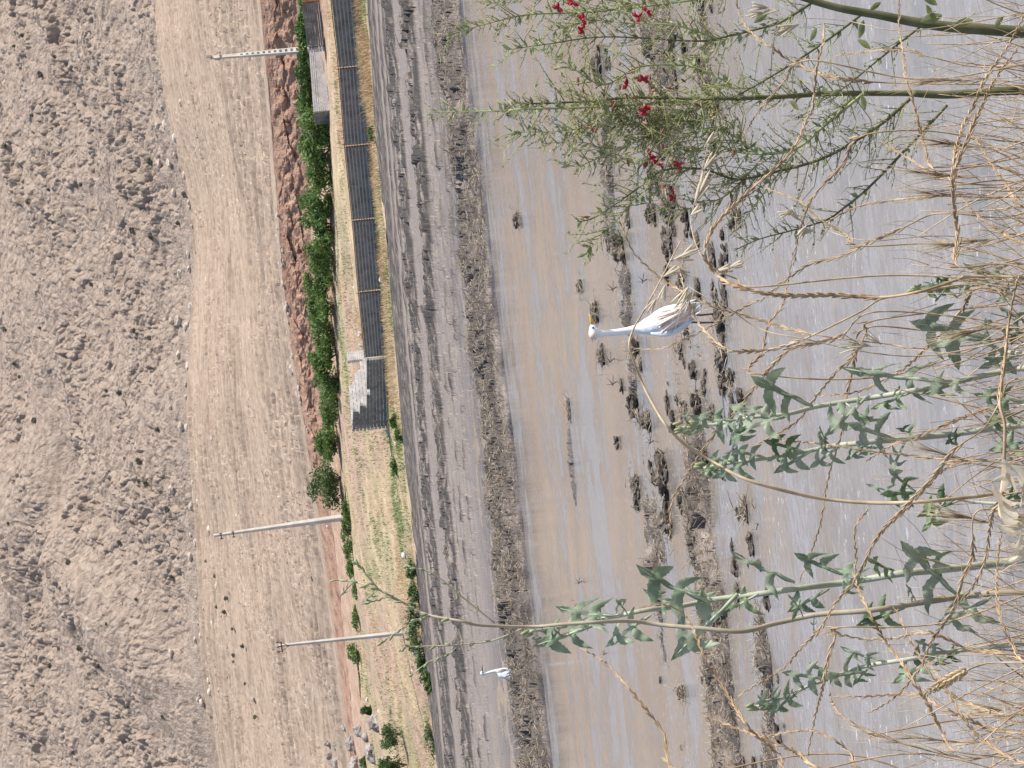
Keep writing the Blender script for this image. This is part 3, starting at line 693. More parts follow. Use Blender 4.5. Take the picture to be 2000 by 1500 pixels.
place(st_meshes[2], "boulder", on_ground(567, 708), .36, "squarish pale boulder next to the largest round one on the bank", "boulder")
for k in range(90):
    y = random.uniform(0, 1500); t = random.random() ** .7
    s, e = ray(470, y); g = band_point(s, 4, .03 + .95 * t)
    place(random.choice(st_meshes), "field_stone", g, random.uniform(.08, .22), "small stone lying loose on the tan ploughed slope", "stone", "stones on the ploughed slope")
for k in range(110):
    y = random.uniform(150, 1450); xx = np.interp(y, [0, 166, 300, 400, 500, 600, 750, 850, 1000, 1100, 1250, 1400, 1500], [300, 315, 345, 375, 385, 378, 364, 362, 388, 394, 390, 412, 428]) + random.gauss(8, 26)
    g = hill_point(xx, y) if xx < np.interp(y, [0, 166, 300, 400, 500, 600, 750, 850, 1000, 1100, 1250, 1400, 1500], [310, 324, 356, 386, 394, 388, 378, 376, 396, 402, 402, 422, 438]) - 4 else on_ground(xx, y)
    place(random.choice(st_meshes), "hill_rock", g, random.uniform(.2, .7), "tan rock at the foot of the rocky hillside above the ploughed slope", "rock", "rocks along the foot of the hillside")
white = mat("white_rubble", (0.55, 0.53, 0.50), (0.72, 0.70, 0.67), scale=3, rough=.8)
wmesh = [stone_mesh("stone", white, 20 + k, 2, .5) for k in range(3)]
for x, y, lb in [(688, 446, "white rubble lump behind the wall, highest of the row"), (690, 474, "second white rubble lump behind the wall"), (692, 520, "white rubble lump halfway along the row behind the wall"), (694, 560, "white rubble lump beside the third lowest rebar joint"), (703, 652, "curled white scrap just before the block pillar"), (706, 676, "white scrap lying at the block pillar's foot"), (722, 282, "white stone at the wall's foot below a rebar joint"), (746, 545, "pale stone on the strip in front of the wall"), (790, 1083, "pinkish pale boulder on the verge beside the green weeds"), (718, 1366, "upright white rock by the small dark bush"), (742, 1388, "leaning white rock in front of the small dark bush"), (640, 1028, "white stone near the thick utility pole"), (775, 865, "pink rubble stone on the heap past the ruined wall"), (760, 845, "pale rubble stone by the ruined wall's corner"), (815, 1272, "white stone among the dark weeds"), (810, 1312, "pale broken stone among the dark weeds by the egret")]:
    place(random.choice(wmesh), "white_stone", on_ground(x, y), random.uniform(.16, .26) * (1.3 if x > 780 else 1), lb, "stone", None, (.8, .8, 1.1))
gm = [stone_mesh("rock", M_grey, 40 + k, 3, .5, .8) for k in range(5)]
for k, (x, y, sz) in enumerate([(740, 1412, .9), (705, 1425, .8), (690, 1452, .9), (660, 1458, .6), (730, 1465, 1.1), (700, 1490, 1.0), (660, 1490, .7), (645, 1476, .5), (755, 1492, .8), (720, 1440, .8), (675, 1420, .45), (640, 1452, .4)]):
    place(gm[k % 5], "outcrop_rock", on_ground(x, y), sz * .9, "weathered grey rock of the outcrop beside the round dark bush", "rock", "grey outcrop rocks", (.75, .8, .95))

# ---- dry grass and weeds of the verge
M_straw = mat("dry_straw", (0.42, 0.31, 0.17), (0.66, 0.53, 0.32), scale=3, rough=.8, trans=.2)
M_straw2 = mat("orange_straw", (0.36, 0.22, 0.12), (0.52, 0.35, 0.2), scale=3, rough=.8, trans=.2)
M_vgreen = mat("verge_green", (0.15, 0.21, 0.07), (0.30, 0.37, 0.15), scale=2, rough=.7, trans=.2)
def blades(mb, g, n, h, spread, w=.012):
    for _ in range(n):
        p = g + Vector((random.gauss(0, spread), random.gauss(0, spread), -.03)); l = h * random.uniform(.5, 1.2)
        d = Vector((random.gauss(0, .32), random.gauss(0, .3), 1)) * l; sd_ = Vector((random.uniform(-1, 1), random.uniform(-1, 1), 0)).normalized() * w * random.uniform(.7, 1.6)
        q = p + d * .6; r_ = p + d + Vector((random.gauss(0, .2), random.gauss(0, .2), -.1)) * l
        mb.quad(p - sd_, p + sd_, q + sd_ * .7, q - sd_ * .7); mb.tri(q - sd_ * .7, q + sd_ * .7, r_)
dry = MB(); grn = MB()
for _ in range(4400):
    y = random.uniform(-40, 1540); s, e = ray(700, y); k = random.choice((0, 1)); t = random.random()
    if k == 0: t = .1 + .85 * t
    g = band_point(s, k, t); v = float(fbm(np.array([g.x / 3]), np.array([g.y / 4]), 301, 3)[0])
    if k == 0 and 200 < y < 800 and random.random() < .45: continue
    tall = .55 if (k == 0 and y < 200) else .34 if k == 0 and y < 800 else .26
    if v > .56 or (y > 830 and v > .44 and y < 1180): grn.cur = 0; blades(grn, g, 9, .22, .35, .02)
    else: dry.cur = 0 if v < .47 else 1; blades(dry, g, 10, tall, .3)
tag(dry.build("dry_grass", [M_straw, M_straw2], smooth=False), "straw-coloured dry grass along the wall and verge", "grass", None, "stuff")
tag(grn.build("green_grass", M_vgreen, smooth=False), "patchy green grass on the verge behind the field", "grass", None, "stuff")

# ------------------------------------------------------------------ clods, straw and twigs in the field
M_clod = mat("clod_mud", (0.055, 0.043, 0.033), (0.26, 0.21, 0.165), scale=14, c3=(0.14, 0.11, 0.085), rough=.75, bump=.9, bscale=60, fac=(.35, .68))
cm = [stone_mesh("mud_clod", M_clod, 60 + k, 4, .75, .6, 1.3) for k in range(7)]
def water_point(x, y):
    s, e = ray(x, y); D = -H / e
    return Vector((s * D, D, 0))
M_bstraw = mat("wet_straw", (0.15, 0.105, 0.06), (0.58, 0.48, 0.35), scale=20, rough=.7)
def straws(mb, g, n, sx, sy, l, r=.0016, zh=.03):
    for _ in range(n):
        p = g + Vector((random.gauss(0, sx), random.gauss(0, sy), random.uniform(0, zh))); d = Vector((random.gauss(0, 1), random.gauss(0, .8), random.gauss(0.12, .4))).normalized() * l * random.uniform(.4, 1.3)
        mid = p + d * .5 + rv() * l * .12
        mb.tube([p, mid, p + d], [r, r, r * .6], 3)
big_clods = [(1205, 485, 34, 30, "heap of dark mud clods right below the red-flowered shrub"), (1132, 560, 14, 10, "small dark clod far behind the white egret"), (1162, 612, 24, 12, "dark clod just beyond the white egret's bill"), (1172, 690, 24, 14, "dark clod left of the white egret's neck"), (1240, 690, 40, 18, "long black clod touching the white egret's breast side"), (1236, 785, 34, 22, "large cracked mud clod under the arching dry stalk"), (1262, 822, 24, 20, "mud clod with straw just below the arching dry stalk"),
             (1240, 955, 36, 14, "ragged dark clod row above the big clod pile"), (1292, 930, 44, 26, "biggest pile of dark mud clods in the water"), (1300, 1010, 40, 20, "straw-covered mud pile next to the biggest clod pile"), (1290, 1075, 22, 12, "small black clod before the thick lettuce stem"), (1332, 1352, 16, 16, "lone round clod in open water at the lower part"), (1008, 430, 18, 12, "lone clod far out in the shallow water"), (992, 215, 16, 12, "dark clod far out behind the shrub's tip"), (1185, 320, 32, 14, "black clod seen through the shrub branches, right of the flowers"), (1165, 130, 40, 16, "dark clod seen through the topmost red flowers"), (1302, 400, 34, 18, "dark clod below the lowest red flowers"), (1440, 420, 22, 14, "clod crossed by the dry drooping spike"), (1405, 625, 30, 16, "dark clod just under the white egret's feet"), (1340, 650, 16, 10, "small clod at the white egret's tail side"),
             (1360, 790, 30, 20, "straw-littered clod left of the egret's legs"), (1110, 800, 26, 6, "thin row of dark clods in far open water"), (1128, 1190, 10, 8, "tiny black clod beside the tall lettuce top"), (1410, 690, 26, 16, "dark clod left of the white egret's feet under the bright curved straw"), (1415, 745, 18, 12, "small dark clod between the egret's feet and the bushy lettuce"), (1455, 1000, 24, 8, "small clod patch between the two lettuce plants")]
sb = MB()
for k, (x, y, w, h, lb) in enumerate(big_clods):
    g = water_point(x + h * .35, y); px = g.y / FPX
    o = thing("mud_clod", lb, "clod", g)
    for j in range(3 if w > 20 else 1):
        c = bpy.data.objects.new("lump", cm[(k + j) % 7]); COL.objects.link(c); c.parent = o
        c.location = (random.uniform(-.55, .55) * w * px * (j > 0), random.uniform(-.1, .25) * (j > 0), 0)
        f_ = 1 if j == 0 else random.uniform(.45, .7)
        c.scale = (w * px * .75 * f_, w * px * .75 * f_, h * px * 1.25 * f_); c.rotation_euler = (0, 0, random.uniform(0, 6.28))
    straws(sb, g, 30, w * px * .7, .12, .07, .0018, h * px * .9)
for k in range(290):
    b_ = random.choice((B5, B6, B6, B6, B7)); y = random.uniform(0, 1500); bb = sorted((p[1], p[0]) for p in b_)
    x = np.interp(y, [p[0] for p in bb], [p[1] for p in bb]) + random.gauss(0, 24 if b_ is B6 else 16)
    v = float(vnoise(np.array([y / 90.0]), np.array([x / 70.0]), 401)[0])
    if v < .42: continue
    g = water_point(x, y); r = random.uniform(.008, .040)
    o = place(cm[k % 7], "mud_clod", g, r, "small dark lump of mud just breaking the shallow water", "clod", "small mud lumps scattered in the shallow water", (1.3, 1.1, random.uniform(.7, 1.1)))
Xm, Dm, Zm_, nh, bh, fh, Qm = MUD
inside = np.abs(Xm / Dm) < .2
def scatter(mask, n, l, r, zh=.02):
    ii = np.argwhere(mask & inside)
    for i, j in ii[rng.integers(0, len(ii), n)]:
        straws(sb, Vector((Xm[i, j], Dm[i, j], Zm_[i, j])), 1, .01, .01, l * random.uniform(.6, 1.4), r, zh)
scatter((nh > .012) & (Qm > 500), 6500, .045, .0014, .012)
scatter((Zm_ > -.02) & (nh > .002) & (Qm > 500), 1200, .05, .0011, .004)
scatter(bh > .04, 4500, .12, .0036)
scatter(fh > .1, 900, .2, .006)
tag(sb.build("straw_litter", M_bstraw), "bits of wet straw littering the mud ridges", "straw", None, "stuff")
for x, y, h, lb in [(1130, 1135, 12, "thin dark twig with a fork sticking out of the water"), (1195, 560, 18, "spiky dark twig in the water right of the egret"), (1190, 700, 20, "crooked twig beside the clod left of the egret's neck"), (1195, 745, 18, "bent twig standing in the water near the arching stalk"), (1270, 860, 14, "short dark twig below the arching stalk"), (1255, 545, 16, "dark twig right of the egret's shoulder"), (1180, 1275, 10, "short dark twig in open water by the drooping spike")]:
    g = water_point(x + h * .5, y); px = g.y / FPX; mb = MB(); h *= px
    mb.tube([g, g + Vector((-.3 * h, 0, .5 * h)), g + Vector((-.2 * h, .02, 1.1 * h))], [.004, .003, .0015], 4)
    mb.tube([g + Vector((-.25 * h, 0, .45 * h)), g + Vector((.5 * h, .02, .95 * h))], [.003, .0012], 4); mb.tube([g + Vector((-.5 * h, .03, 0.02)), g + Vector((.7 * h, 0, .3 * h))], [.002, .002], 4)
    tag(mb.build("twig", M_steel), lb, "twig")

# ------------------------------------------------------------------ egrets
M_white = mat("white_feather", (0.78, 0.79, 0.80), (0.86, 0.86, 0.86), scale=30, rough=.7, bump=.25, bscale=90, stretch=(1, 1, .25))
M_buff = mat("buff_plume", (0.74, 0.54, 0.44), (0.84, 0.71, 0.62), scale=40, rough=.8)
M_bill = mat("orange_bill", (0.72, 0.40, 0.10), rough=.4)
M_billd = mat("dark_bill", (0.05, 0.045, 0.045), rough=.4)
M_leg = mat("dark_leg", (0.06, 0.055, 0.045), rough=.6)
M_eye = mat("bird_eye", (0.03, 0.025, 0.02), rough=.15)
def catm(pts, n=6):
    out = []
    for i in range(len(pts) - 1):
        p0, p1, p2, p3 = pts[max(i - 1, 0)], pts[i], pts[i + 1], pts[min(i + 2, len(pts) - 1)]
        for k in range(n):
            t = k / n; out.append(tuple(.5 * (2 * b + (c - a) * t + (2 * a - 5 * b + 4 * c - d) * t * t + (3 * b - a - 3 * c + d) * t ** 3) for a, b, c, d in zip(p0, p1, p2, p3)))
    out.append(tuple(pts[-1])); return out
def egret(name, label, foot, prof, bill, eye_side, legs, plume, billm, wing, crownpatch=None):
    o = thing(name, label, "bird", foot)
    pr = catm(prof, 7); mb = MB()
    mb.tube([foot + Vector(p[:3]) for p in pr], [p[3] * .93 for p in pr], 14, ref=Vector((0.2, -1, .1))); mb.build("body", M_white, o)
    mb = MB(); b0, b1 = foot + Vector(bill[0]), foot + Vector(bill[1]); mb.tube([b0, b0.lerp(b1, .5), b1], [.0085, .006, .001], 8, ); mb.build("bill", billm, o)
    for q in eye_side:
        mb = MB(); c = foot + Vector(q); mb.ell(c, Vector((1, 0, 0)), .009, .009, 8, 6); mb.build("eye", M_eye, o)
    for l in legs:
        mb = MB(); pts = [foot + Vector(p) for p in l]; mb.tube(pts, [.008, .0042, .005, .0038, .004], 6)
        f = pts[-1]
        for a in (-.5, 0, .5, 3.1): mb.tube([f, f + Vector((math.sin(a) * .035 + .01, -math.cos(a) * -.03, -.004))], [.003, .0015], 4)
        mb.build("leg", M_leg, o)
    for w in wing:
        mb = MB(); pts = catm(w, 6); mb.tube([foot + Vector(p[:3]) for p in pts], [p[3] for p in pts], 12, .45, ref=Vector(w[0][4:7]) if len(w[0]) > 4 else None)
        for i in range(4, len(pts) - 6):
            for _ in range(3):
                p = Vector(pts[i][:3]); q = Vector(pts[min(i + 7, len(pts) - 1)][:3]); r_ = pts[i][3]; off = Vector((random.uniform(-.8, .8), random.uniform(-.75, -.2), random.uniform(-.2, .2))) * r_
                mb.ell(foot + p.lerp(q, .5) + off * .85, (q - p) + rv() * .012, (q - p).length * random.uniform(.9, 1.4), r_ * random.uniform(.22, .4), 5, 5, .5)
        mb.build("wing", M_white, o)
    mb = MB()
    for (a, b, r) in plume:
        a = foot + Vector(a); b = foot + Vector(b)
        for _ in range(90):
            j = Vector((random.gauss(0, r), random.gauss(0, r * .3), random.gauss(0, r * .5))); e_ = b + j * .55 + Vector((random.gauss(0, .006), -.004, random.gauss(0, .012)))
            m_ = (a + j).lerp(e_, .5) + Vector((0, -.012, 0)); mb.tube([a + j, m_, e_], [.0048, .0062, .001], 6)
    if mb.v: mb.build("back_plumes", M_buff, o)
    if crownpatch:
        mb = MB(); c, ax_, l, w = crownpatch; mb.ell(foot + Vector(c), Vector(ax_), l, w, 10, 8); mb.build("crown_patch", M_buff, o)
    return o
fe = water_point(1402, 634)
egret("egret", "white egret with buff back plumes standing in shallow water, facing away", fe,
      [(.090, -.075, .078, .006), (.078, -.062, .098, .020), (.058, -.045, .135, .033), (.040, -.02, .19, .044), (.028, .01, .245, .047), (.022, .028, .283, .038), (.017, .040, .318, .024), (.014, .040, .36, .0175), (.012, .036, .41, .0150), (.013, .030, .455, .0150), (.016, .027, .487, .020), (.030, .026, .503, .0215), (.046, .024, .506, .015), (.055, .023, .507, .008)],
      [(.050, .023, .506), (.100, .014, .516)], [(.040, .005, .508), (.040, .046, .508)],
      [[(.03, .02, .16), (.02, .03, .09), (.016, .02, .07), (.012, .01, .03), (.01, .0, 0)], [(.055, -.01, .15), (.05, .0, .09), (.046, -.01, .07), (.045, -.02, .03), (.045, -.02, 0)]],
      [((.026, -.050, .235), (.068, -.082, .115), .017), ((.036, -.055, .205), (.080, -.085, .11), .010)], M_bill,
      [[(.0, .0, .275, .014, .3, -.9, .2), (.004, -.022, .215, .033), (.022, -.045, .15, .029), (.062, -.078, .085, .005)], [(.050, .0, .275, .014, -.3, -.9, .2), (.066, -.022, .215, .028), (.078, -.05, .15, .024), (.094, -.08, .085, .005)]],
      ((.012, .022, .508), (.85, 0, .5), .046, .038))
f2 = water_point(1022, 1305)
egret("egret", "smaller grey-white egret in the far channel, hunched and facing sideways", f2,
      [(-.060, -.03, .060, .006), (-.052, -.02, .09, .020), (-.047, -.01, .145, .052), (-.045, 0, .20, .074), (-.035, 0, .255, .074), (-.015, 0, .300, .052), (.002, -.01, .335, .027), (.002, -.01, .375, .018), (-.004, -.005, .42, .0155), (-.012, 0, .460, .015), (-.018, 0, .49, .020), (-.006, 0, .508, .022), (.012, -.002, .505, .015), (.022, -.003, .502, .008)],
      [(.015, -.003, .503), (.098, -.01, .492)], [(.006, -.021, .508), (.006, .019, .508)],
      [[(-.02, -.02, .13), (-.01, -.02, .09), (-.015, -.02, .07), (-.012, -.02, .03), (-.01, -.02, 0)], [(-.05, .02, .12), (-.045, .02, .09), (-.05, .02, .07), (-.047, .02, .03), (-.045, .02, 0)]],
      [((.012, -.03, .33), (.005, -.055, .22), .006)], M_billd,
      [[(-.02, -.045, .285, .018, .2, -1, .1), (-.045, -.058, .22, .048), (-.05, -.05, .14, .036), (-.062, -.03, .065, .006)]],
      ((-.014, 0, .517), (.8, 0, .4), .03, .024))
# ------------------------------------------------------------------ foreground weeds (2.5 - 4.5 m away)
M_lstem = mat("lettuce_stem", (0.38, 0.39, 0.27), (0.52, 0.52, 0.40), scale=30, rough=.6)
M_dstem = mat("dried_stem", (0.34, 0.28, 0.19), (0.48, 0.41, 0.30), scale=25, rough=.7)
M_lleaf = mat("lettuce_leaf", (0.17, 0.235, 0.14), (0.35, 0.42, 0.29), scale=26, rough=.42, trans=.28, bump=.25, bscale=120)
M_lleaf2 = mat("dusty_lettuce_leaf", (0.24, 0.29, 0.19), (0.42, 0.47, 0.34), scale=30, rough=.5, trans=.25, bump=.25, bscale=120)
M_lleaf3 = mat("deep_lettuce_leaf", (0.10, 0.16, 0.075), (0.24, 0.31, 0.16), scale=24, rough=.4, trans=.28, bump=.25, bscale=120)
M_lrib = mat("leaf_midrib", (0.48, 0.54, 0.38), rough=.6)
M_bud = mat("green_bud", (0.22, 0.27, 0.13), (0.36, 0.38, 0.2), scale=60, rough=.6)
M_rye = mat("dry_spike", (0.37, 0.24, 0.13), (0.72, 0.54, 0.34), scale=38, rough=.75, trans=.15)
M_ryel = mat("pale_spike", (0.46, 0.34, 0.20), (0.72, 0.58, 0.39), scale=38, rough=.75, trans=.15)
M_husk = mat("papery_husk", (0.62, 0.53, 0.38), (0.85, 0.78, 0.64), scale=40, rough=.7, trans=.35)
M_gold = mat("golden_ear", (0.46, 0.32, 0.15), (0.76, 0.60, 0.36), scale=60, rough=.65, trans=.1)
M_olive = mat("olive_bark", (0.11, 0.115, 0.05), (0.19, 0.18, 0.09), scale=25, rough=.65)
M_twigg = mat("green_twig", (0.27, 0.30, 0.13), (0.46, 0.49, 0.25), scale=25, rough=.6)
M_tleaf = mat("thorn_leaf", (0.20, 0.25, 0.11), (0.40, 0.45, 0.22), scale=30, rough=.6, trans=.25)
M_yleaf = mat("yellow_twig_leaf", (0.36, 0.37, 0.15), (0.56, 0.53, 0.27), scale=30, rough=.6, trans=.25)
M_red = mat("red_petal", (0.42, 0.02, 0.045), (0.62, 0.07, 0.10), scale=60, rough=.5, trans=.3)
M_pod = mat("reddish_pod", (0.20, 0.07, 0.045), (0.36, 0.16, 0.10), scale=40, rough=.6)

def smooth_path(pts, n=6):
    return [Vector(p) for p in catm([tuple(p) for p in pts], n)]
def to_root(pts):
    """extend a traced stalk (base first) out of the picture and down to the soil"""
    x, y, D = pts[0]
    ext = []
    if x < 1985:
        dx = max(60, 2100 - x); ext = [(2110, y + random.uniform(-.22, .22) * dx, D - .05), (x + dx * .45, y + random.uniform(-.08, .08) * dx, D)]
    else: ext = [(2120, y + random.uniform(-12, 12), D - .03)]
    return ext + pts
def stalk3(pts2, D, dD=0.0, root=True):
    n = len(pts2)
    pts = [(x, y, D + dD * i / max(1, n - 1) + .02 * math.sin(i * 1.7)) for i, (x, y) in enumerate(pts2)]
    nb = len(pts)
    if root: pts = to_root(pts)
    out = [P(*p) for p in pts]
    if root:
        b = out[0]; foot = Vector((b.x + random.uniform(-.05, .05), b.y - .05, 0.0)); out = [foot, b.lerp(foot, .4)] + out
    return out, len(out) - nb

# ---- dry rye-like spikes
def spike(label, pts2, D=3.6, wpx=8.0, start=0.0, m=None, dD=0.15, gap=11.0, group=None, thin=1.7, name="dry_grass_spike", cat="grass stalk", root=True):
    px = D / FPX
    wpx *= .78; pts2 = [pts2[0]] + [(x + random.gauss(0, 1.6), y + random.gauss(0, 1.6)) for x, y in pts2[1:]]; path, nb = stalk3(pts2, D, dD, root); foot = path[0].copy()
    full = smooth_path(path, 8)
    o = thing(name, label, cat, foot, group)
    n = len(full); i0 = nb * 8
    # wobble of the rachis in the eared part
    zz = []
    for i, p in enumerate(full): zz.append(p)
    mb = MB(); r = [thin * px * (1.0 if i < i0 else max(.35, 1 - .6 * (i - i0) / max(1, n - i0))) for i in range(n)]
    mb.tube(zz, r, 5); mb.build("stem", m or M_rye, o)
    # spikelets
    mb = MB(); acc = 0; side = 1; L = [0]
    for a, b in zip(full[:-1], full[1:]): L.append(L[-1] + (b - a).length)
    s0 = L[min(i0, n - 1)] + start * (L[-1] - L[min(i0, n - 1)]); s = s0
    fwd = Vector((0, 1, 0))
    while s < L[-1]:
        k = max(1, min(n - 1, int(np.searchsorted(L, s)))); p = full[k - 1].lerp(full[k], (s - L[k - 1]) / max(1e-6, L[k] - L[k - 1])); t = (full[k] - full[k - 1]).normalized()
        q = 1 - .45 * (s - s0) / max(1e-6, L[-1] - s0)
        sd_ = t.cross(fwd).normalized() * side
        for e in range(2):
            ax = (t + sd_ * random.uniform(.04, .24) + fwd * random.uniform(-.15, .15)).normalized(); l = gap * 2.2 * px * random.uniform(.8, 1.15) * q
            mb.ell(p + sd_ * wpx * .22 * px * q + ax * l * .42 + fwd * random.uniform(-1, 1) * px, ax, l, wpx * .5 * px * q * random.uniform(.8, 1.1), 4, 4)
        side = -side; s += gap * px * random.uniform(.85, 1.1)
    mb.build("seed_head", m or M_rye, o)
    return o
S_ = spike
S_("thick dry spike drooping in a loop round the pale husks near the lowest red flowers", [(2000, 542), (1893, 540), (1873, 543), (1800, 570), (1720, 582), (1633, 578), (1517, 577), (1433, 558), (1400, 540), (1382, 508), (1378, 485), (1400, 437), (1467, 367), (1527, 317), (1560, 273), (1580, 233), (1590, 207), (1597, 133), (1607, 83), (1610, 47)], 3.3, 11, .22, thin=3.2)
S_("dry spike entering from the top edge, crossing the dark thorn-bush stems", [(1990, 166), (1767, 163), (1690, 158), (1633, 152), (1587, 138), (1543, 120), (1510, 97), (1477, 70), (1450, 37), (1433, -10)], 3.4, 9, .4)
S_("slender dry spike hanging from the top edge across the thick olive stem", [(1830, 333), (1807, 283), (1787, 213), (1773, 153), (1765, 100), (1758, 50), (1757, -20)], 3.3, 7, .0)
S_("short dry spike ending in the densest green thorn twigs", [(1580, 117), (1533, 157), (1497, 200), (1477, 227), (1457, 257)], 3.2, 8)
S_("pale dry spike slanting below the thorn-bush branches, middle right", [(1690, 263), (1647, 317), (1603, 363), (1580, 400), (1560, 457), (1548, 510)], 3.4, 8)
S_("broad dry spike reaching from the right edge's top corner down to the tangle", [(1872, 520), (1867, 467), (1863, 383), (1863, 307), (1877, 260), (1900, 207), (1933, 143), (1967, 90), (2005, 20)], 3.0, 12, 0)
S_("second broad dry spike running beside the corner spike", [(1867, 360), (1867, 333), (1880, 293), (1917, 213), (1947, 150), (1985, 95)], 3.05, 11, 0)
S_("thin dry stalk crossing the thick green stem bundle at upper right", [(2000, 127), (1900, 128), (1817, 113), (1750, 97), (1633, 110)], 3.5, 6, .5)
S_("short dry spike above the bristly tuft on the right", [(1843, 350), (1793, 320), (1717, 273)], 3.4, 7)
S_("dry spike bending under the lowest thorn branch", [(1683, 480), (1650, 460), (1600, 430), (1560, 393), (1497, 367)], 3.5, 7)
S_("pale stalk running level above the big dark lettuce leaf", [(1867, 417), (1817, 420), (1767, 443), (1700, 473), (1643, 500), (1587, 517), (1533, 550), (1493, 577), (1450, 603), (1383, 641), (1317, 671), (1277, 684), (1215, 677)], 3.5, 7, .15, M_ryel)
S_("dry stalk with bristly side spikelets among the right-hand wisps", [(1833, 383), (1750, 390), (1677, 403), (1620, 433)], 3.5, 6)
S_("thin dry spike falling to the right edge through the wisps", [(2003, 405), (1967, 360), (1933, 317), (1900, 260)], 3.2, 7)
S_("thin dry spike below it, also reaching the right edge", [(2003, 475), (1950, 447), (1907, 420), (1873, 377)], 3.2, 7)
S_("long dark dry spike slanting past the white egret's tail", [(1800, 680), (1733, 670), (1653, 662), (1600, 655), (1533, 640), (1450, 617), (1405, 604), (1343, 577), (1295, 548), (1242, 500), (1222, 455), (1210, 415)], 3.7, 6, .3)
S_("bright straw stalk curving under the white egret's feet", [(1800, 570), (1720, 583), (1683, 607), (1600, 647), (1550, 668), (1500, 682), (1440, 683), (1405, 673), (1370, 639), (1351, 607), (1338, 567), (1333, 527), (1338, 490)], 3.4, 8, .35, M_ryel, thin=2.2)
S_("thin jointed spike hanging across the bright curved straw", [(1480, 730), (1490, 687), (1503, 633), (1530, 593), (1540, 550), (1548, 490)], 3.6, 6)
S_("long dry spike slanting over the two bushy lettuce tops to the big clod pile", [(1703, 610), (1640, 655), (1550, 677), (1517, 703), (1480, 753), (1433, 810), (1397, 847), (1358, 900), (1336, 940), (1314, 981), (1307, 1054)], 3.4, 9, .1)
S_("dry spike crossing the biggest pale lettuce leaf", [(1703, 627), (1690, 650), (1667, 693), (1633, 727), (1600, 767), (1560, 817), (1517, 850), (1463, 873)], 3.5, 8)
S_("long hanging spike passing behind the two bushy lettuces", [(1693, 640), (1667, 713), (1653, 783), (1643, 850), (1627, 900), (1613, 950), (1607, 1000), (1600, 1033), (1583, 1090), (1560, 1130)], 3.7, 6)
S_("dry spike rising from the tangle to the lettuce's yellow-green shoot", [(1910, 563), (1880, 603), (1850, 640), (1810, 680), (1767, 720), (1700, 757), (1653, 767), (1607, 773)], 3.4, 9)
S_("thick tan stalk running straight down the picture near the right edge", [(1957, 1010), (1960, 933), (1963, 833), (1953, 783), (1963, 700), (1970, 623), (1987, 545)], 2.9, 9, .45, thin=4.5)
S_("longest dry spike, crossing three lettuce stems diagonally", [(1985, 740), (1953, 783), (1920, 837), (1867, 880), (1817, 937), (1760, 1000), (1717, 1043), (1690, 1097), (1667, 1137), (1633, 1177), (1600, 1230), (1567, 1263), (1523, 1310), (1450, 1353)], 3.0, 10, .2)
S_("dry spike bending down past the tall lettuce stems to the corner tangle", [(1867, 1467), (1843, 1433), (1810, 1377), (1783, 1333), (1760, 1293), (1737, 1257), (1707, 1213), (1687, 1177), (1673, 1133), (1670, 1083), (1673, 1030), (1692, 995)], 3.1, 9)
S_("long thin spike hanging across the leafy last lettuce", [(1640, 1225), (1633, 1240), (1617, 1290), (1607, 1340), (1597, 1383), (1587, 1427), (1577, 1475)], 3.3, 8)
S_("wavy dry spike lying along the pale dried stem", [(1967, 1277), (1893, 1270), (1843, 1247), (1800, 1237), (1750, 1245), (1690, 1247), (1633, 1240), (1593, 1233)], 3.2, 9)
S_("dry spike beside the golden ear, pointing left", [(2000, 1433), (1933, 1423), (1887, 1403), (1843, 1383), (1800, 1360), (1750, 1358), (1683, 1360), (1633, 1360)], 3.2, 9, .1)
S_("long dry spike rising from the white husks past the golden ear", [(1907, 1000), (1900, 1083), (1880, 1133), (1860, 1190), (1823, 1247), (1800, 1300), (1760, 1347), (1733, 1370), (1697, 1392)], 3.1, 9, .1)
S_("dry spike parallel to it, nearer the right edge", [(1950, 985), (1933, 1033), (1920, 1097), (1900, 1150), (1862, 1187)], 3.0, 9)
S_("dry spike from the white husk cluster curving to the right edge", [(2003, 1292), (1983, 1267), (1963, 1227), (1950, 1177), (1947, 1110), (1953, 1045)], 2.9, 9)
S_("long dry spike drooping beside the leafy tall lettuce to the bottom edge", [(1560, 1510), (1523, 1477), (1483, 1443), (1453, 1413), (1433, 1373), (1400, 1327), (1380, 1296), (1362, 1252), (1347, 1219), (1322, 1190), (1285, 1179), (1252, 1186)], 3.3, 8)
S_("slim dry spike alone over open water below the tall lettuce", [(1345, 1510), (1296, 1432), (1256, 1377), (1219, 1333), (1179, 1292), (1135, 1267)], 3.6, 7)
S_("dry spike lying low over the straw-littered mud at the bottom edge", [(1620, 1508), (1560, 1470), (1523, 1450), (1483, 1437), (1443, 1423), (1370, 1395)], 3.3, 9)
S_("dry spike arching out of the bottom edge with a flat top", [(1690, 1505), (1660, 1473), (1627, 1443), (1587, 1427), (1550, 1430), (1503, 1437)], 3.3, 7)
S_("short dry spike next to the last lettuce's lowest leaves", [(1720, 1432), (1700, 1430), (1663, 1410), (1633, 1383), (1620, 1350)], 3.4, 7)
S_("dry spike leaning out of the lower corner tangle", [(1960, 1395), (1890, 1375), (1830, 1330), (1790, 1270), (1750, 1190)], 3.2, 8)
S_("thick dry spike at the very bottom corner", [(2003, 1490), (1930, 1450), (1880, 1400), (1840, 1330), (1810, 1290)], 3.0, 9)
S_("dry spike leaning right across the hanging dark lettuce leaf", [(1880, 900), (1830, 930), (1780, 985), (1720, 1040)], 3.2, 8)
S_("dry spike crossing over the two bushy lettuce stems near their base", [(1953, 790), (1880, 815), (1800, 850), (1740, 870), (1690, 900)], 3.2, 8)
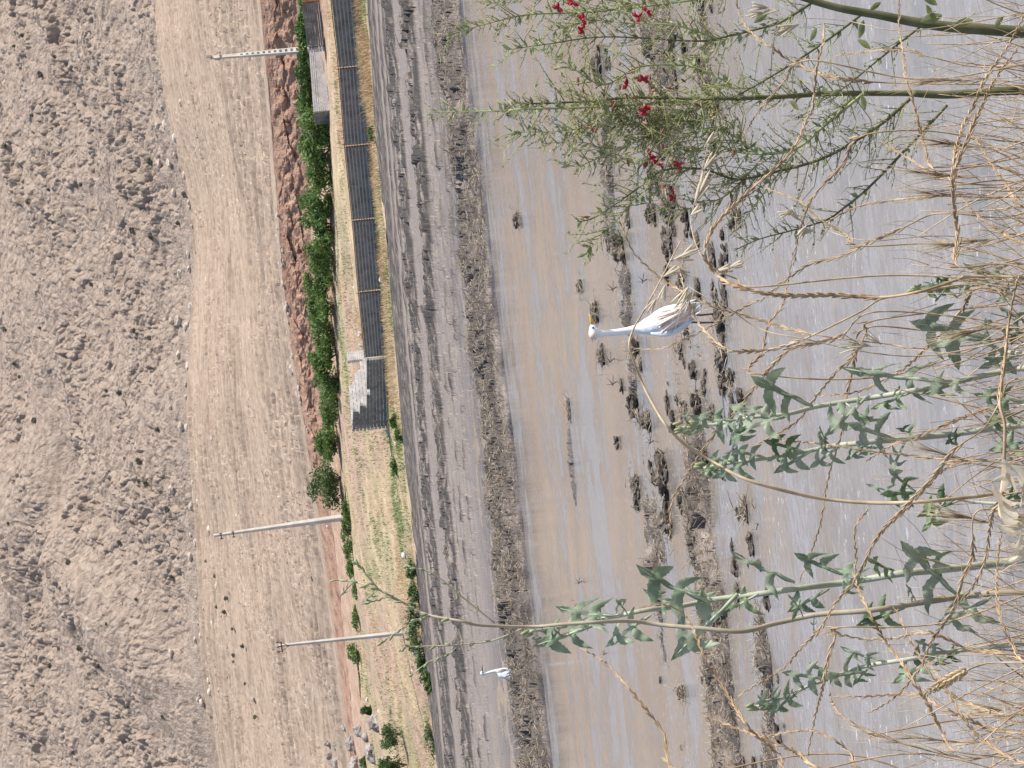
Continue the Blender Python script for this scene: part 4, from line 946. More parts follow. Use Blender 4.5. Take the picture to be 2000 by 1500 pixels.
S_("brown thin spike crossing the bushy lettuces lengthwise", [(1900, 905), (1800, 890), (1700, 880), (1640, 873), (1560, 862), (1505, 862)], 3.3, 5)

# ---- big arching stalk with oat spikelets
def husk(mb, p, ax, l, w):
    u = ax.normalized(); s = u.cross(Vector((0, 1, 0))).normalized()
    for k in (-1, 0, 1):
        d = (u + s * .24 * k + Vector((0, random.uniform(-.2, .2), 0))).normalized()
        mb.ell(p + d * l * .5, d, l * random.uniform(.8, 1.15), w * .52, 5, 6, .45)
    mb.tube([p + u * l * .6, p + u * l * 1.1 + s * l * .1, p + u * l * 1.9 + s * l * .35], [w * .08, w * .05, w * .02], 3)
def oat(label, pts2, D, husks, thin=3.5, m=None):
    px = D / FPX; path, nb = stalk3(pts2, D, .1); o = thing("wild_oat", label, "grass stalk", path[0])
    full = smooth_path(path, 8); mb = MB(); n = len(full); mb.tube(full, [thin * px * (1 - .75 * i / n) for i in range(n)], 7); mb.build("stem", m or M_ryel, o)
    for (x, y, x2, y2, w) in husks:
        mb = MB(); a = P(x, y, D + .05); b = P(x2, y2, D + .05); near = min(full, key=lambda q: (q - a).length)
        if (near - a).length > 1 * px: mb.tube([near, near.lerp(a, .5) + Vector((0, 0, .004)), a], [.5 * px, .4 * px, .4 * px], 3)
        husk(mb, a, b - a, (b - a).length, w * px); mb.build("spikelet", M_husk, o)
    return o
oat("long pale stalk arching over the white egret's neck with papery spikelets", [(2000, 960), (1967, 963), (1900, 970), (1800, 980), (1700, 982), (1600, 973), (1500, 950), (1443, 930), (1389, 900), (1343, 873), (1303, 833), (1277, 793), (1253, 745), (1237, 703), (1229, 671), (1239, 639), (1261, 601), (1290, 548), (1314, 500), (1330, 470)], 3.2,
    [(1282, 583, 1262, 612, 9), (1300, 556, 1290, 590, 8), (1296, 540, 1330, 522, 12), (1318, 505, 1352, 500, 12), (1335, 495, 1362, 480, 12), (1322, 520, 1345, 540, 9)], 5.0)
oat("pale oat stalk with cream husks above the pale loop near the lowest red flowers", [(1480, 560), (1440, 545), (1405, 530), (1370, 500), (1350, 440), (1358, 390), (1372, 330), (1385, 270)], 3.4,
    [(1400, 530, 1430, 522, 13), (1425, 522, 1452, 514, 13), (1358, 395, 1375, 360, 14), (1365, 380, 1385, 335, 13), (1375, 330, 1400, 300, 12), (1350, 420, 1372, 402, 12), (1380, 280, 1398, 262, 10)], 2.5)
oat("thin oat stem with husks beside the white egret's tail", [(1560, 660), (1480, 640), (1420, 600), (1370, 575), (1345, 560)], 3.4, [(1345, 560, 1318, 600, 10), (1352, 570, 1325, 610, 10), (1360, 590, 1345, 612, 8)], 2.0)
oat("oat stem with striped husks below the top edge among dark leaves", [(1760, 60), (1650, 40), (1570, 35), (1520, 30)], 3.4, [(1560, 48, 1520, 62, 10), (1540, 58, 1505, 66, 9), (1500, 15, 1465, 12, 10), (1490, 25, 1460, 30, 9), (1520, 20, 1490, 22, 9)], 1.8)
oat("oat stem with dangling cream husks under the lowest thorn branch", [(1700, 470), (1620, 452), (1570, 430), (1540, 415)], 3.4, [(1560, 430, 1540, 405, 9), (1575, 440, 1560, 465, 12), (1545, 415, 1520, 420, 9), (1590, 450, 1566, 452, 10)], 1.8)
oat("feathery pale oat tuft left of the big dark lettuce leaf", [(1850, 690), (1760, 680), (1690, 675)], 3.3, [(1690, 675, 1640, 690, 8), (1700, 676, 1655, 668, 8), (1720, 672, 1690, 650, 7), (1680, 672, 1635, 660, 6)], 1.5)
# curled papery husk cluster at the right edge
o = thing("papery_husks", "large cluster of curled cream papery husks at the right edge", "seed husk", P(2040, 1000, 2.7))
mb = MB(); mb.tube([Vector((P(2040, 1000, 2.7).x, 2.7, 0)), P(2120, 1000, 2.7), P(1990, 1010, 2.7), P(1950, 960, 2.7)], [.004, .003, .002, .001], 5); mb.build("stem", M_ryel, o)
for (x, y, x2, y2) in [(1990, 1000, 1945, 900), (1985, 985, 1935, 935), (1990, 1020, 1950, 985), (1960, 960, 1955, 890), (1995, 1030, 1955, 1045), (1990, 1040, 1970, 1100), (2010, 1000, 1978, 1025), (2000, 980, 1985, 930), (1990, 1010, 1940, 965), (2010, 1050, 1985, 1085), (1985, 960, 1930, 945), (2000, 1025, 1948, 1020)]:
    mb = MB(); a, b = P(x, y, 2.7), P(x2, y2, 2.65); px = 2.7 / FPX; d = b - a; s = d.cross(Vector((0, 1, 0))).normalized(); c = random.uniform(-.35, .35)
    prev = None
    for k in range(9):
        t = k / 8; w = 8 * px * math.sin(math.pi * min(.97, .12 + t * .85)); p = a + d * t + s * d.length * c * math.sin(math.pi * t) + Vector((0, -.01 * math.sin(3 * t), 0))
        cur = (p - s * w, p + Vector((0, .5 * w, 0)), p + s * w)
        if prev: mb.quad(prev[0], prev[1], cur[1], cur[0]); mb.quad(prev[1], prev[2], cur[2], cur[1])
        prev = cur
    mb.build("husk", M_husk, o)
# golden wheat-like ear
path, nb = stalk3([(2000, 1293), (1933, 1295), (1890, 1308)], 3.0); o = thing("wheat_ear", "golden bearded wheat ear in the lower right corner", "wheat ear", path[0])
full = smooth_path(path, 6); mb = MB(); mb.tube(full, 1.8 * 3 / FPX, 5); mb.build("stem", M_ryel, o)
mb = MB(); aw = MB(); px = 3 / FPX
for i in range(10):
    t = i / 9; p = P(1887 - 77 * t, 1310 + 43 * t, 3.0); ax = (P(1810, 1353, 3) - P(1887, 1310, 3)).normalized(); s = ax.cross(Vector((0, 1, 0))).normalized()
    for k in (-1, 1, 0):
        d = (ax + s * .62 * k + Vector((0, -.5 if k == 0 else 0, 0))).normalized(); q_ = .55 + .45 * math.sin(math.pi * min(1, .2 + t * .9)); mb.ell(p + s * (k * 3 + random.uniform(-2, 2)) * px + d * 6 * px * q_, (d + rv() * .25).normalized(), 17 * px * q_ * random.uniform(.8, 1.15), 6.5 * px * q_, 6, 5)
    for _q in range(3): aw.tube([p, p + (ax + s * random.uniform(-.3, .3)).normalized() * 40 * px], [.5 * px, .15 * px], 3)
mb.build("grain_head", M_gold, o); aw.build("awns", M_gold, o)

# ---- prickly lettuce
def leaf(o, base, tip, D, dD=None, roll=None, wide=1.0, lobes=3, m=None, curl=None):
    a = P(base[0], base[1], D); b = P(tip[0], tip[1], D + (random.uniform(-.05, .05) if dD is None else dD))
    ax = b - a; L = ax.length; ax.normalize()
    s0 = ax.cross(Vector((0, -1, 0))).normalized(); n0 = ax.cross(s0).normalized()
    r = random.uniform(-.9, .9) if roll is None else roll * 1.3 + random.uniform(-.45, .45)
    s = s0 * math.cos(r) + n0 * math.sin(r); n = ax.cross(s).normalized()
    wide = min(wide, 1.05); lobes = 2 if L > .03 else 1
    bend = random.uniform(-.16, .16) if curl is None else curl; cup = random.uniform(.1, .4)
    def q(u, v): return a + ax * (u * L) + s * (v * L) + n * (L * (bend * (u - u * u) * 2.2 + cup * abs(v) * .8 + .02 * math.sin(u * 17 + v * 21)))
    mb = MB(); mb.cur = 0
    N = 26; rows_ = []
    for k in range(N + 1):
        u = k / N; tr_ = (max(0, u - .64) / .15) ** .8 if u < .79 else max(0, 1 - (u - .79) / .21) ** .75
        w = ((.020 + .014 * math.sin(math.pi * u)) * (1 if u < .8 else max(.1, (1 - u) / .2)) + .042 * tr_) * wide + .010 * (k % 2) * (u > .6) * (u < .95) + .002
        rows_.append((q(u, -w), q(u, -w * .5), q(u, 0), q(u, w * .5), q(u, w)))
    mb.strip(rows_)
    for i in range(lobes):
        for sd_ in (-1, 1):
            if random.random() < .1: continue
            u0 = .36 + .30 * i / max(1, lobes - 1 + .001) + random.uniform(-.04, .04) + (.03 if sd_ > 0 else 0); ll = (.37 - .06 * i) * random.uniform(.7, 1.15) * min(wide, 1.15); hw = .037 * random.uniform(.85, 1.25) * min(wide, 1.1)
            hook = random.uniform(.2, .4); cv = random.uniform(-.9, 1.2)
            rows_ = []
            for k in range(11):
                t = k / 10; v = sd_ * ll * t; uc = u0 + .10 * t - hook * t * t; w = hw * (1 + .75 * math.sin(math.pi * t * .9)) * (1 - t ** 6) * (1 + .22 * (k % 2)) + .003
                o3 = n * (L * cv * .16 * t * t); rows_.append((q(uc - w, v) + o3 + n * (w * L * .25), q(uc - w * .5, v) + o3 + n * (w * L * .04), q(uc, v) + o3, q(uc + w * .5, v) + o3 + n * (w * L * .04), q(uc + w, v) + o3 + n * (w * L * .25)))
            mb.strip(rows_)
    mb.cur = 1
    mb.tube([q(u, 0) + n * .0015 for u in (0, .25, .5, .75, .97)], [.022 * L, .018 * L, .014 * L, .009 * L, .003 * L], 5)
    return mb.build("leaf", [m or random.choice((M_lleaf, M_lleaf, M_lleaf2, M_lleaf3)), M_lrib], o)
def stem_at(pts2, x):
    a = sorted(pts2); return float(np.interp(x, [p[0] for p in a], [p[1] for p in a]))
def lettuce(label, pts2, D, r0, r1, leaves, extra=0, m=None, xr=None, size=70, tipbuds=True):
    px = D / FPX; path, nb = stalk3(pts2, D, .06); o = thing("prickly_lettuce", label, "weed plant", path[0])
    full = smooth_path(path, 7); n = len(full); mb = MB(); mb.tube(full, [(r0 + (r1 - r0) * i / (n - 1)) * px for i in range(n)], 9)
    for _ in range(40):   # prickles
        i = random.randrange(nb * 7 // 2, n - 2); p = full[i]; d = rv(); mb.tube([p, p + d * (r0 + 4) * px], [.6 * px, .1 * px], 3)
    mb.build("stem", m or M_lstem, o)
    for l in leaves: leaf(o, l[0], l[1], D, *(l[2:] if len(l) > 2 else ()))
    lo, hi = xr or (min(p[0] for p in pts2), 1980)
    for k in range(extra):
        x = lo + (hi - lo) * (k + random.random()) / extra; y = stem_at(pts2, x); L = size * random.uniform(.5, 1.1) * (.55 + .45 * (x - lo) / (hi - lo + 1)); sgn = 1 if k % 2 else -1
        a = random.uniform(.35, .95); leaf(o, (x, y), (x - L * math.cos(a), y + sgn * L * math.sin(a)), D + .02)
    if tipbuds:
        mb = MB(); tx, ty = pts2[-1]
        for _ in range(12):
            c = P(tx + random.uniform(-12, 45), ty + random.gauss(0, 5), D + .06); mb.ell(c, Vector((random.uniform(-.3, .3), 0, 1)), 20 * px, 8 * px, 6, 4)
        mb.build("tip_buds", M_bud, o)
    return o
lettuce("tallest green prickly lettuce, thick pale stem and hooked leaves, left of the straw-covered mud", [(2000, 1092), (1950, 1100), (1833, 1113), (1760, 1120), (1683, 1133), (1633, 1140), (1567, 1148), (1483, 1160), (1393, 1171), (1327, 1184), (1260, 1192), (1207, 1203), (1153, 1213), (1100, 1224), (1035, 1233)], 3.7, 9.5, 3,
        [((1382, 1173), (1241, 1104), .0, .5, 1.0, 2), ((1441, 1160), (1310, 1290), .0, .2, 1.15, 2), ((1273, 1200), (1183, 1264), .02, .3, 1.0, 2), ((1210, 1203), (1085, 1186), .02, .4, 1.1, 3), ((1165, 1218), (1041, 1262), .03, .3, 1., 3), ((1553, 1137), (1425, 1077), .0, .3, 1.1, 2), ((1647, 1123), (1550, 1080), .0, .3, 1.1, 3), ((1620, 1150), (1537, 1196), .0, .2, 1.2, 2), ((1690, 1132), (1640, 1165), .0, -.3, 1.2, 2), ((1760, 1120), (1690, 1088), -.02, .5, .9, 3), ((1330, 1184), (1255, 1150), .04, .3, .8, 2), ((1400, 1172), (1330, 1140), .05, .7, .8, 2), ((1480, 1160), (1400, 1200), .05, .2, .9, 2), ((1700, 1130), (1630, 1110), .04), ((1860, 1110), (1780, 1085), .0)], 5, xr=(1040, 1260), size=48)
E_pts = [(2000, 1157), (1900, 1163), (1800, 1177), (1700, 1192), (1600, 1200), (1517, 1217), (1450, 1233), (1367, 1227), (1287, 1220), (1233, 1213), (1167, 1215), (1100, 1219), (1036, 1224), (937, 1221), (900, 1213), (833, 1200), (793, 1180), (750, 1157), (717, 1143), (683, 1135), (650, 1133)]
eo = lettuce("slender dried lettuce stalk branching widely over the ploughed ridges, with small pale buds", E_pts, 3.5, 7, 1.2,
             [((1868, 1160), (1757, 1056), -.02, .35, 1.25, 1), ((1938, 1165), (1826, 1222), -.02, .2, 1.2, 2), ((1767, 1187), (1672, 1222), .0, .2, 1.1, 2), ((1790, 1178), (1768, 1140), .0, .4, 1.0, 1), ((1570, 1205), (1538, 1160), .0, .3, 1.1, 2), ((1590, 1202), (1590, 1240), .02, .2, .5, 1)], 0, M_dstem, tipbuds=False)
px = 3.5 / FPX
for br in [[(966, 1217), (900, 1164), (850, 1123), (813, 1110), (797, 1107)], [(850, 1203), (830, 1206), (800, 1217), (767, 1240), (747, 1253)], [(1021, 1228), (959, 1252), (900, 1260), (877, 1277), (837, 1293), (807, 1317)], [(905, 1259), (850, 1262), (800, 1263), (787, 1267)], [(790, 1178), (760, 1167), (735, 1172), (715, 1178)], [(740, 1152), (720, 1128), (705, 1110), (697, 1103)]]:
    mb = MB(); pth = smooth_path([P(x, y, 3.55) for x, y in br], 6); nn = len(pth); mb.tube(pth, [(2.0 - 1.3 * i / nn) * px for i in range(nn)], 5); b_ = mb.build("side_branch", M_dstem, eo)
    mb = MB()
    for i in range(3, nn, 3):
        d = (pth[i] - pth[i - 1]).normalized(); d = (d + rv() * .5).normalized(); mb.ell(pth[i] + d * 6 * px, d, random.uniform(10, 19) * px, random.uniform(4, 7) * px, 6, 5)
    mb.build("flower_spray", M_bud, b_)
mb = MB(); pth = smooth_path([P(x, y, 3.53) for x, y in E_pts[14:]], 5)
for i in range(2, len(pth), 3):
    d = ((pth[i] - pth[i - 1]).normalized() + rv() * .6).normalized(); mb.ell(pth[i] + d * 6 * px, d, random.uniform(10, 22) * px, random.uniform(4, 7) * px, 6, 5)
mb.build("flower_spray", M_bud, eo)
for q in [((735, 1153), (705, 1178)), ((690, 1137), (665, 1165))]: leaf(eo, q[0], q[1], 3.5, .02, .3, .6, 1)
lettuce("last leafy lettuce with cross-shaped leaves leaning towards the lower edge", [(2000, 1258), (1900, 1267), (1850, 1273), (1777, 1287), (1683, 1303), (1617, 1327), (1573, 1343), (1533, 1363), (1467, 1383)], 3.5, 7.5, 2,
        [((1690, 1312), (1608, 1323), -.03, .1, 1.25, 2), ((1617, 1327), (1526, 1313), .0, .2, 1.2, 2), ((1567, 1346), (1500, 1397), .0, .2, 1.1, 2), ((1560, 1348), (1530, 1362), .0), ((1833, 1278), (1742, 1336), .0, .3, 1.2, 2), ((1733, 1292), (1640, 1263), .02, .5, .8, 3), ((1850, 1272), (1785, 1250), .0, .4, .9, 2), ((1650, 1318), (1580, 1295), .03, .3, 1.0, 2), ((1540, 1360), (1470, 1376), .0), ((1880, 1270), (1820, 1300), .02), ((1700, 1302), (1665, 1340), .03, .2, 1, 2)], 3, xr=(1460, 1600), size=40)
lettuce("bushy lettuce with the biggest pale leaf, left of the white egret's feet", [(2000, 718), (1950, 727), (1833, 753), (1783, 763), (1700, 777), (1600, 793), (1540, 808), (1467, 815), (1400, 828), (1332, 836)], 3.4, 8, 3,
        [((1588, 793), (1465, 735), -.03, .15, 1.35, 2), ((1690, 778), (1612, 852), -.02, .2, 1.1, 2), ((1542, 810), (1425, 850), .0, .3, 1.1, 2), ((1500, 812), (1420, 790), .02, .4, 1.1, 2), ((1440, 820), (1345, 812), .0, .2, 1.0, 2), ((1783, 764), (1700, 800), .02, .2, .9, 1), ((1900, 738), (1797, 772), -.02, .2, 1.3, 0), ((1860, 747), (1640, 718), .02, .5, .55, 4), ((1440, 822), (1425, 872), .0, .3, 1.3, 1), ((1470, 815), (1430, 875), .03, .2, 1.2, 2), ((1650, 786), (1700, 830), -.02, .2, 1.0, 2), ((1400, 828), (1338, 850), .0, .1, 1.1, 1)], 3, size=55, xr=(1340, 1500))
lettuce("bushy lettuce with many small ruffled leaves, next to the long arching stalk", [(2000, 830), (1867, 847), (1767, 857), (1683, 865), (1633, 870), (1567, 883), (1483, 897), (1433, 903), (1372, 915)], 3.4, 8, 3,
        [((1753, 860), (1653, 826), -.02, .3, 1.1, 2), ((1770, 858), (1738, 925), -.02, .4, .9, 1), ((1640, 870), (1580, 915), .0, .2, 1.1, 3), ((1590, 878), (1510, 925), .0, .2, 1., 3), ((1570, 882), (1490, 860), .0, .3, 1.1, 3), ((1500, 895), (1425, 880), .0, .3, 1.1, 3), ((1470, 898), (1390, 935), .0, .3, 1.1, 3), ((1620, 872), (1600, 830), .0, .3, 1.2, 2), ((1700, 862), (1650, 900), .0, .2, 1, 2), ((1440, 903), (1378, 895), .0, .2, 1.1, 2), ((1420, 906), (1368, 930), .0, .2, 1.1, 2)], 7, size=52)
lettuce("low lettuce whose big drooping dark leaf hangs under the long arching stalk", [(2000, 985), (1900, 980), (1830, 965), (1790, 960)], 3.3, 5, 2, [((1800, 962), (1718, 965), -.02, .2, 1.3, 1), ((1790, 960), (1735, 915), 0, .3, 1.0, 1), ((1850, 970), (1800, 1040), .0, .2, 1.1, 2), ((1880, 975), (1790, 1010), .02, .2, 1.1, 2), ((1760, 965), (1690, 945), .02, .2, .6, 1)], 0, tipbuds=False)
lettuce("short lettuce shoot topping the thick drooping spike's stem", [(2000, 543), (1933, 552), (1867, 560), (1817, 567), (1792, 563)], 3.5, 7, 3, [((1875, 557), (1788, 565), .0, .2, 1.1, 2), ((1860, 560), (1820, 535), .0, .2, 1.3, 1), ((1850, 563), (1825, 590), .0, .2, 1.2, 2), ((1900, 555), (1870, 580), .0), ((1990, 540), (1880, 515), .0, .3, .9, 1), ((1990, 560), (1945, 590), .0, .3, 1.1, 1)], 3, size=40)
lettuce("lettuce with two broad dark leaves right of the biggest pale leaf", [(2000, 690), (1960, 685), (1930, 672), (1905, 660)], 3.4, 6, 3, [((1935, 660), (1776, 628), .0, .1, 1.3, 1), ((1935, 665), (1925, 620), -.02, .1, 1.3, 0), ((1920, 662), (1820, 675), .0, .2, 1.3, 1), ((1990, 700), (1920, 700), .0, .2, 1.1, 2), ((1995, 690), (1910, 720), .02, .2, 1.1, 2), ((1998, 670), (1950, 640), .0)], 0, tipbuds=False)
lettuce("lettuce base leaves poking out of the tangle at the right edge", [(2060, 800), (2000, 790), (1985, 785)], 3.2, 6, 3, [((2000, 785), (1900, 770), 0, .2, 1.2, 2), ((2000, 800), (1920, 830), 0, .2, 1.2, 2), ((2010, 860), (1930, 880), 0, .2, 1.2, 2), ((2010, 630), (1950, 600), 0, .2, 1.2, 1), ((2010, 950), (1940, 990), 0, .3, 1, 2)], 0, tipbuds=False)

# ---- camelthorn shrub with red flowers
def oval(mb, p, d, l, w):
    d = d.normalized(); s = d.cross(rv()).normalized(); n_ = d.cross(s) * w * .3
    mb.quad(p, p + d * l * .45 + s * w + n_, p + d * l, p + d * l * .45 - s * w + n_)
def thorny(o, br, D, r0, r1, twig=55, den=15.0, dk=.60, leafy=1.0, bark=None, seed=0, yel=.55, sub=True, a0=0.0):
    px = D / FPX; base = [(x, y, D + .03 * math.sin(seed + i)) for i, (x, y) in enumerate(br)]
    path = smooth_path([P(*p) for p in base], 8); n = len(path)
    mb = MB(); mb.tube(path, [(r0 + (r1 - r0) * i / (n - 1)) * px for i in range(n)], 7); bo = mb.build("branch", bark or M_twigg, o)
    tw = MB(); lf = MB(); acc = 0; den *= dk; twig *= 1.12; nxt = den * px * random.random(); side = 1; tot = sum((b - a).length for a, b in zip(path[:-1], path[1:])); run = 0
    for a, b in zip(path[:-1], path[1:]):
        run += (b - a).length
        while run > nxt:
            nxt += den * px * random.uniform(.6, 1.4); f = run / tot
            if f < a0: continue
            t = (b - a).normalized(); s = t.cross(Vector((0, 1, 0))).normalized() * side; side = -side
            ang = random.uniform(.3, 1.35); d = (t * math.cos(ang) + s * math.sin(ang) + Vector((0, random.uniform(-.5, .5), 0))).normalized()
            l = twig * px * min(2.1, random.lognormvariate(-.45, .6)) * (1.1 - .6 * f); p = b
            q1 = p + d * l * .5 + rv() * l * .12; q2 = p + d * l + t * l * .12
            tw.cur = 0 if random.random() > yel else 1
            tw.tube([p, q1, q2], [1.2 * px, .9 * px, .45 * px], 4)
            m = int(l / px / 8)
            for j in range(m):
                c = p.lerp(q2, (j + .7) / (m + .3)); dd = (d * .6 + (s * (1 if j % 2 else -1)) * .3 + rv() * .6 + t * .35).normalized()
                tl = px * min(38, random.lognormvariate(2.6, .45)); tw.tube([c, c + dd * tl], [.7 * px, .18 * px], 3)
                if random.random() < .34 * leafy: lf.cur = 0 if random.random() > yel else 1; oval(lf, c, (dd + rv() * .6), px * random.uniform(6, 13), px * random.uniform(1.6, 3.0))
            if random.random() < leafy * .35: lf.cur = 0; oval(lf, p, (d + rv() * .5), px * random.uniform(14, 24), px * random.uniform(3.5, 6))
    if tw.v: tw.build("thorny_twigs", [M_twigg, M_yleaf], bo, smooth=True)
    if lf.v: lf.build("foliage", [M_tleaf, M_yleaf], bo, smooth=False)
    return bo
Dt = 3.9
b0 = P(2140, 170, Dt - .05); ct = thing("camelthorn_shrub", "large thorny green shrub with red flowers in the upper right", "shrub", (b0.x, b0.y, 0))
def stub(pts, D, r): 
    p = [P(x, y, D) for x, y in pts]; return p
mb = MB(); mb.tube(smooth_path([Vector((b0.x, b0.y, 0)), b0, P(2000, 176, Dt), P(1967, 177, Dt), P(1850, 185, Dt), P(1782, 182, Dt)], 6), [v * Dt / FPX for v in np.linspace(13, 7.5, 31)], 8); mb.build("main_stem", M_olive, ct)
T_ = lambda br, r0, r1, **k: thorny(ct, br, k.pop("D", Dt), r0, r1, **k)
T_([(1782, 182), (1717, 182), (1617, 183), (1500, 190), (1400, 192), (1350, 192), (1233, 190), (1163, 197), (1050, 202), (1010, 200)], 6.5, 1.3, bark=M_olive, twig=80, den=11, seed=1, a0=.12)
T_([(1330, 196), (1233, 205), (1133, 210), (1023, 213), (973, 217), (870, 218), (845, 218)], 3.2, .7, twig=50, den=14, seed=2)
T_([(1687, 182), (1607, 248), (1560, 287), (1500, 300), (1420, 290), (1350, 237), (1283, 260), (1217, 287), (1133, 323), (1105, 318)], 3.5, 1.0, twig=70, den=11, seed=3)
T_([(1777, 193), (1727, 237), (1667, 277), (1600, 312), (1517, 335), (1440, 350), (1370, 330), (1297, 333), (1243, 370), (1200, 400), (1157, 427), (1127, 433)], 4, .9, bark=M_olive, twig=70, den=11, seed=4)
T_([(1850, 205), (1783, 277), (1700, 363), (1647, 407), (1613, 430), (1547, 450), (1483, 467), (1433, 490)], 3.2, .9, bark=M_olive, twig=55, den=15, seed=5, yel=.1)
T_([(1500, 190), (1420, 160), (1350, 130), (1250, 130), (1183, 165), (1133, 143), (1063, 90), (1050, 80)], 2.5, .9, twig=60, den=11, seed=6)
T_([(1400, 195), (1330, 225), (1260, 240), (1180, 245), (1083, 257), (1000, 257)], 2.4, .7, twig=70, den=11, seed=7)
T_([(1480, 320), (1420, 380), (1370, 400), (1320, 410), (1260, 395)], 2.0, .6, twig=60, den=11, seed=8)
T_([(1480, 300), (1400, 250), (1320, 270), (1250, 240), (1190, 220), (1120, 175)], 2.2, .7, twig=75, den=10, seed=9)
T_([(1440, 230), (1380, 290), (1300, 300), (1230, 320), (1150, 280), (1060, 280)], 2.0, .6, twig=65, den=10, seed=10)
T_([(1560, 287), (1490, 380), (1460, 420), (1440, 450)], 2.0, .7, twig=45, den=13, seed=21)
for k in range(7):
    x = random.uniform(1180, 1480); y = 200 + random.gauss(0, 70); a = random.gauss(0, .55); l = random.uniform(90, 190); br = []
    for j in range(5): br.append((x - l * j / 4 * math.cos(a), y + l * j / 4 * math.sin(a) + random.gauss(0, 5)))
    T_(br, 1.7, .6, twig=55, den=11, seed=40 + k, yel=.7)
for x, y in [(1225, 165), (1256, 155), (1262, 207), (1257, 218), (1270, 303), (1283, 320), (1325, 320), (1315, 383), (1258, 328), (1300, 362)]:
    mb = MB(); px = Dt / FPX; c = P(x, y, Dt - .03)
    for k in range(4 if x not in (1258, 1300) else 2):
        d = (Vector((random.gauss(0, .8), -.3, random.gauss(0, .8)))).normalized(); s = d.cross(rv()).normalized() * 5 * px
        p1 = c + d * 8 * px; p2 = c + d * 15 * px + Vector((0, -.003, 0)); mb.quad(c, p1 + s, p2, p1 - s); mb.ell(c + d * 5 * px, d, 13 * px, 7 * px, 6, 4)
    mb.build("flower", M_red if x not in (1258, 1300) else M_pod, ct)
for k in range(46):
    x = random.uniform(1080, 1480); y = 210 + random.gauss(0, 100); 
    if y < 20: continue
    mb = MB(); c = P(x, y, Dt - .02 + random.uniform(-.05, .05)); d = rv(); mb.ell(c, d, random.uniform(11, 20) * Dt / FPX, random.uniform(4, 6.5) * Dt / FPX, 6, 4); mb.build("seed_pod", M_pod, ct)
D2 = 3.7; b0 = P(2150, 60, D2); ct2 = thing("camelthorn_shrub", "second thorny shrub with a thick olive stem along the top edge", "shrub", (b0.x, b0.y, 0))
mb = MB(); mb.tube(smooth_path([Vector((b0.x, b0.y, 0)), b0, P(2000, 62, D2), P(1960, 60, D2), P(1850, 52, D2), P(1780, 42, D2), P(1720, 30, D2), P(1640, 16, D2), P(1570, -4, D2), P(1500, -30, D2)], 6), [v * D2 / FPX for v in np.linspace(15, 6, 55)], 8); mb.build("main_stem", M_olive, ct2)
T2 = lambda br, r0, r1, **k: thorny(ct2, br, D2 + .05, r0, r1, **k)
T2([(1587, 4), (1530, 40), (1493, 53), (1400, 75), (1350, 80), (1183, 72), (1063, 87), (993, 97)], 3.4, .7, bark=M_olive, twig=60, den=13, seed=11)
T2([(1430, -20), (1350, 0), (1167, 22), (1037, 28), (967, 42), (893, 63), (880, 70)], 3, .7, twig=60, den=12, seed=12)
T2([(1683, 28), (1613, 80), (1543, 127), (1467, 172), (1430, 190)], 3.0, 1.2, bark=M_olive, twig=45, den=22, seed=13, yel=.05)
T2([(1800, 50), (1720, 113), (1650, 170), (1600, 200)], 2.6, 1.0, bark=M_olive, twig=40, den=20, seed=14, yel=.05)
T2([(1250, 10), (1150, -5), (1050, -8), (960, 5)], 2.0, .7, twig=55, den=11, seed=15)
T2([(1400, 75), (1320, 50), (1230, 45), (1150, 40), (1080, 60)], 2.0, .7, twig=55, den=11, seed=16)
for x, y in [(1118, 5), (1137, 38), (1135, 58), (1245, 33), (1264, 22), (1090, 15)]:
    mb = MB(); px = D2 / FPX; c = P(x, y, D2 - .03)
    for k in range(4):
        d = (Vector((random.gauss(0, .8), -.3, random.gauss(0, .8)))).normalized(); s = d.cross(rv()).normalized() * 5 * px
        p1 = c + d * 8 * px; p2 = c + d * 15 * px; mb.quad(c, p1 + s, p2, p1 - s); mb.ell(c + d * 5 * px, d, 13 * px, 7 * px, 6, 4)
    mb.build("flower", M_red, ct2)
lf = MB()
for (x, y, a, l) in [(1687, 40, 1.3, 36), (1700, 95, -.6, 30), (1690, 215, -1.3, 30), (1640, 175, .6, 22), (1560, 215, -.8, 25), (1595, 55, 1.1, 28), (1500, 25, .6, 34), (1830, 10, -.6, 40), (1840, 30, .3, 44), (1900, 40, .2, 36), (1820, 38, -1.2, 30), (1960, 30, .9, 30), (1720, 5, .6, 26)]:
    px = D2 / FPX; lf.cur = 0; p = P(x, y, D2 - .02); d = P(x - l * math.cos(a), y + l * math.sin(a), D2 - .04) - p; s = d.cross(Vector((.2, 1, .3))).normalized() * l * .22 * px
    prev = None
    for k in range(6):
        t = k / 5; w = math.sin(math.pi * (.05 + .9 * t)); cur = (p + d * t - s * w + Vector((0, -.004 * w, 0)), p + d * t, p + d * t + s * w + Vector((0, -.004 * w, 0)))
        if prev: lf.quad(prev[0], prev[1], cur[1], cur[0]); lf.quad(prev[1], prev[2], cur[2], cur[1])
        prev = cur
lf.build("foliage", M_tleaf, ct2)

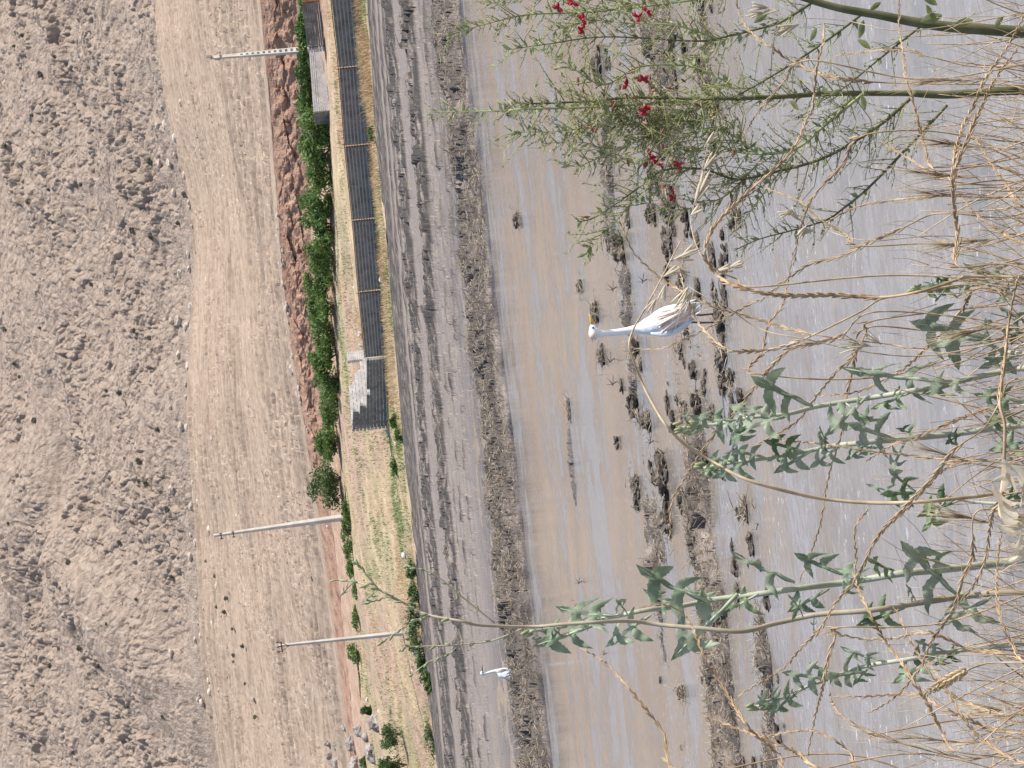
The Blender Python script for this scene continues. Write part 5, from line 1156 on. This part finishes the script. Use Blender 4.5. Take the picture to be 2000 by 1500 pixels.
# ---- fine dry tangle along the near bank
tg = MB()
def wisp(x0, y0, x1, y1, D, r=.9):
    a = P(x0, y0, D); b = P(x1, y1, D + random.uniform(-.1, .1)); mid = a.lerp(b, .5) + rv() * (b - a).length * .07; px = D / FPX
    tg.cur = 0 if random.random() < .6 else 1
    tg.tube(smooth_path([a, mid, b], 3), [r * px * v for v in (1, 1, .9, .8, .7, .6, .4)][:7], 3)
for _ in range(620):
    y = random.uniform(-30, 1530); D = random.uniform(3.0, 4.2); L = abs(random.gauss(0, 1)) * 90 + 40
    dens = .35 + .65 * float(vnoise(np.array([y / 130.0]), np.array([0.5]), 55)[0])
    if random.random() > dens: continue
    wisp(2060 + random.uniform(0, 40), y + random.gauss(0, 45), 2000 - L, y + random.gauss(0, 60), D, random.choice((.6, .8, 1.0, 1.4, 2.1)))
for _ in range(260):
    x = random.uniform(1700, 2000); y = random.uniform(0, 1500); a = random.gauss(0, .7); l = random.uniform(40, 140)
    wisp(x + l, y, x, y + l * math.tan(a) * .5, random.uniform(3.1, 4.2), random.uniform(.5, 1.0))
tag(tg.build("dry_grass_tangle", [M_rye, M_ryel]), "fine tangle of dry stems on the near bank", "grass", None, "stuff")
def bristle(label, pts2, D, n=60, awn=75):
    px = D / FPX; path, nb = stalk3(pts2, D, .05); o = thing("bristle_grass", label, "grass stalk", path[0]); full = smooth_path(path, 6); mb = MB(); mb.tube(full, 1.3 * px, 4); mb.build("stem", M_rye, o)
    mb = MB(); i0 = int(nb * 6 + (len(full) - nb * 6) * .35)
    for _ in range(n):
        i = random.randrange(i0, len(full) - 1); p = full[i]; t = (full[i + 1] - full[i]).normalized(); d = (t + rv() * .22).normalized(); mb.tube([p, p + d * awn * px * .4, p + (d + rv() * .05) * awn * px * random.uniform(.7, 1.1)], [.8 * px, .5 * px, .12 * px], 3)
    mb.build("bristles", M_ryel, o); return o
for k, (pts, lb) in enumerate([([(2000, 150), (1900, 155), (1800, 160)], "bristly dry grass head on the thick shrub stem"), ([(2000, 290), (1900, 285), (1840, 280)], "bristly dry head level with the lower thorn branch"), ([(2000, 340), (1880, 345), (1790, 335)], "bristly dry head pointing at the lowest thorn branch"), ([(2000, 385), (1900, 380), (1820, 380)], "bristly dry head under the broad corner spikes"),
                               ([(2000, 460), (1920, 470), (1850, 480)], "bristly dry head just above the short lettuce shoot"), ([(2000, 1030), (1930, 1020), (1880, 1010)], "brown bristly head beside the cream husk cluster"), ([(2000, 890), (1900, 900), (1820, 880)], "pale bristly head over the bushy lettuce's base"), ([(2000, 1430), (1900, 1450), (1780, 1440)], "feathery dry head pointing left in the bottom corner"),
                               ([(2000, 1470), (1880, 1480), (1720, 1440)], "longest feathery dry head at the bottom corner"), ([(2000, 1380), (1960, 1385), (1940, 1385)], "short bushy dry head under the golden ear"), ([(2000, 640), (1940, 640), (1890, 650)], "bristly head over the broad dark lettuce leaves")]):
    bristle(lb, pts, 3.1 + .05 * (k % 5), 34, 115)
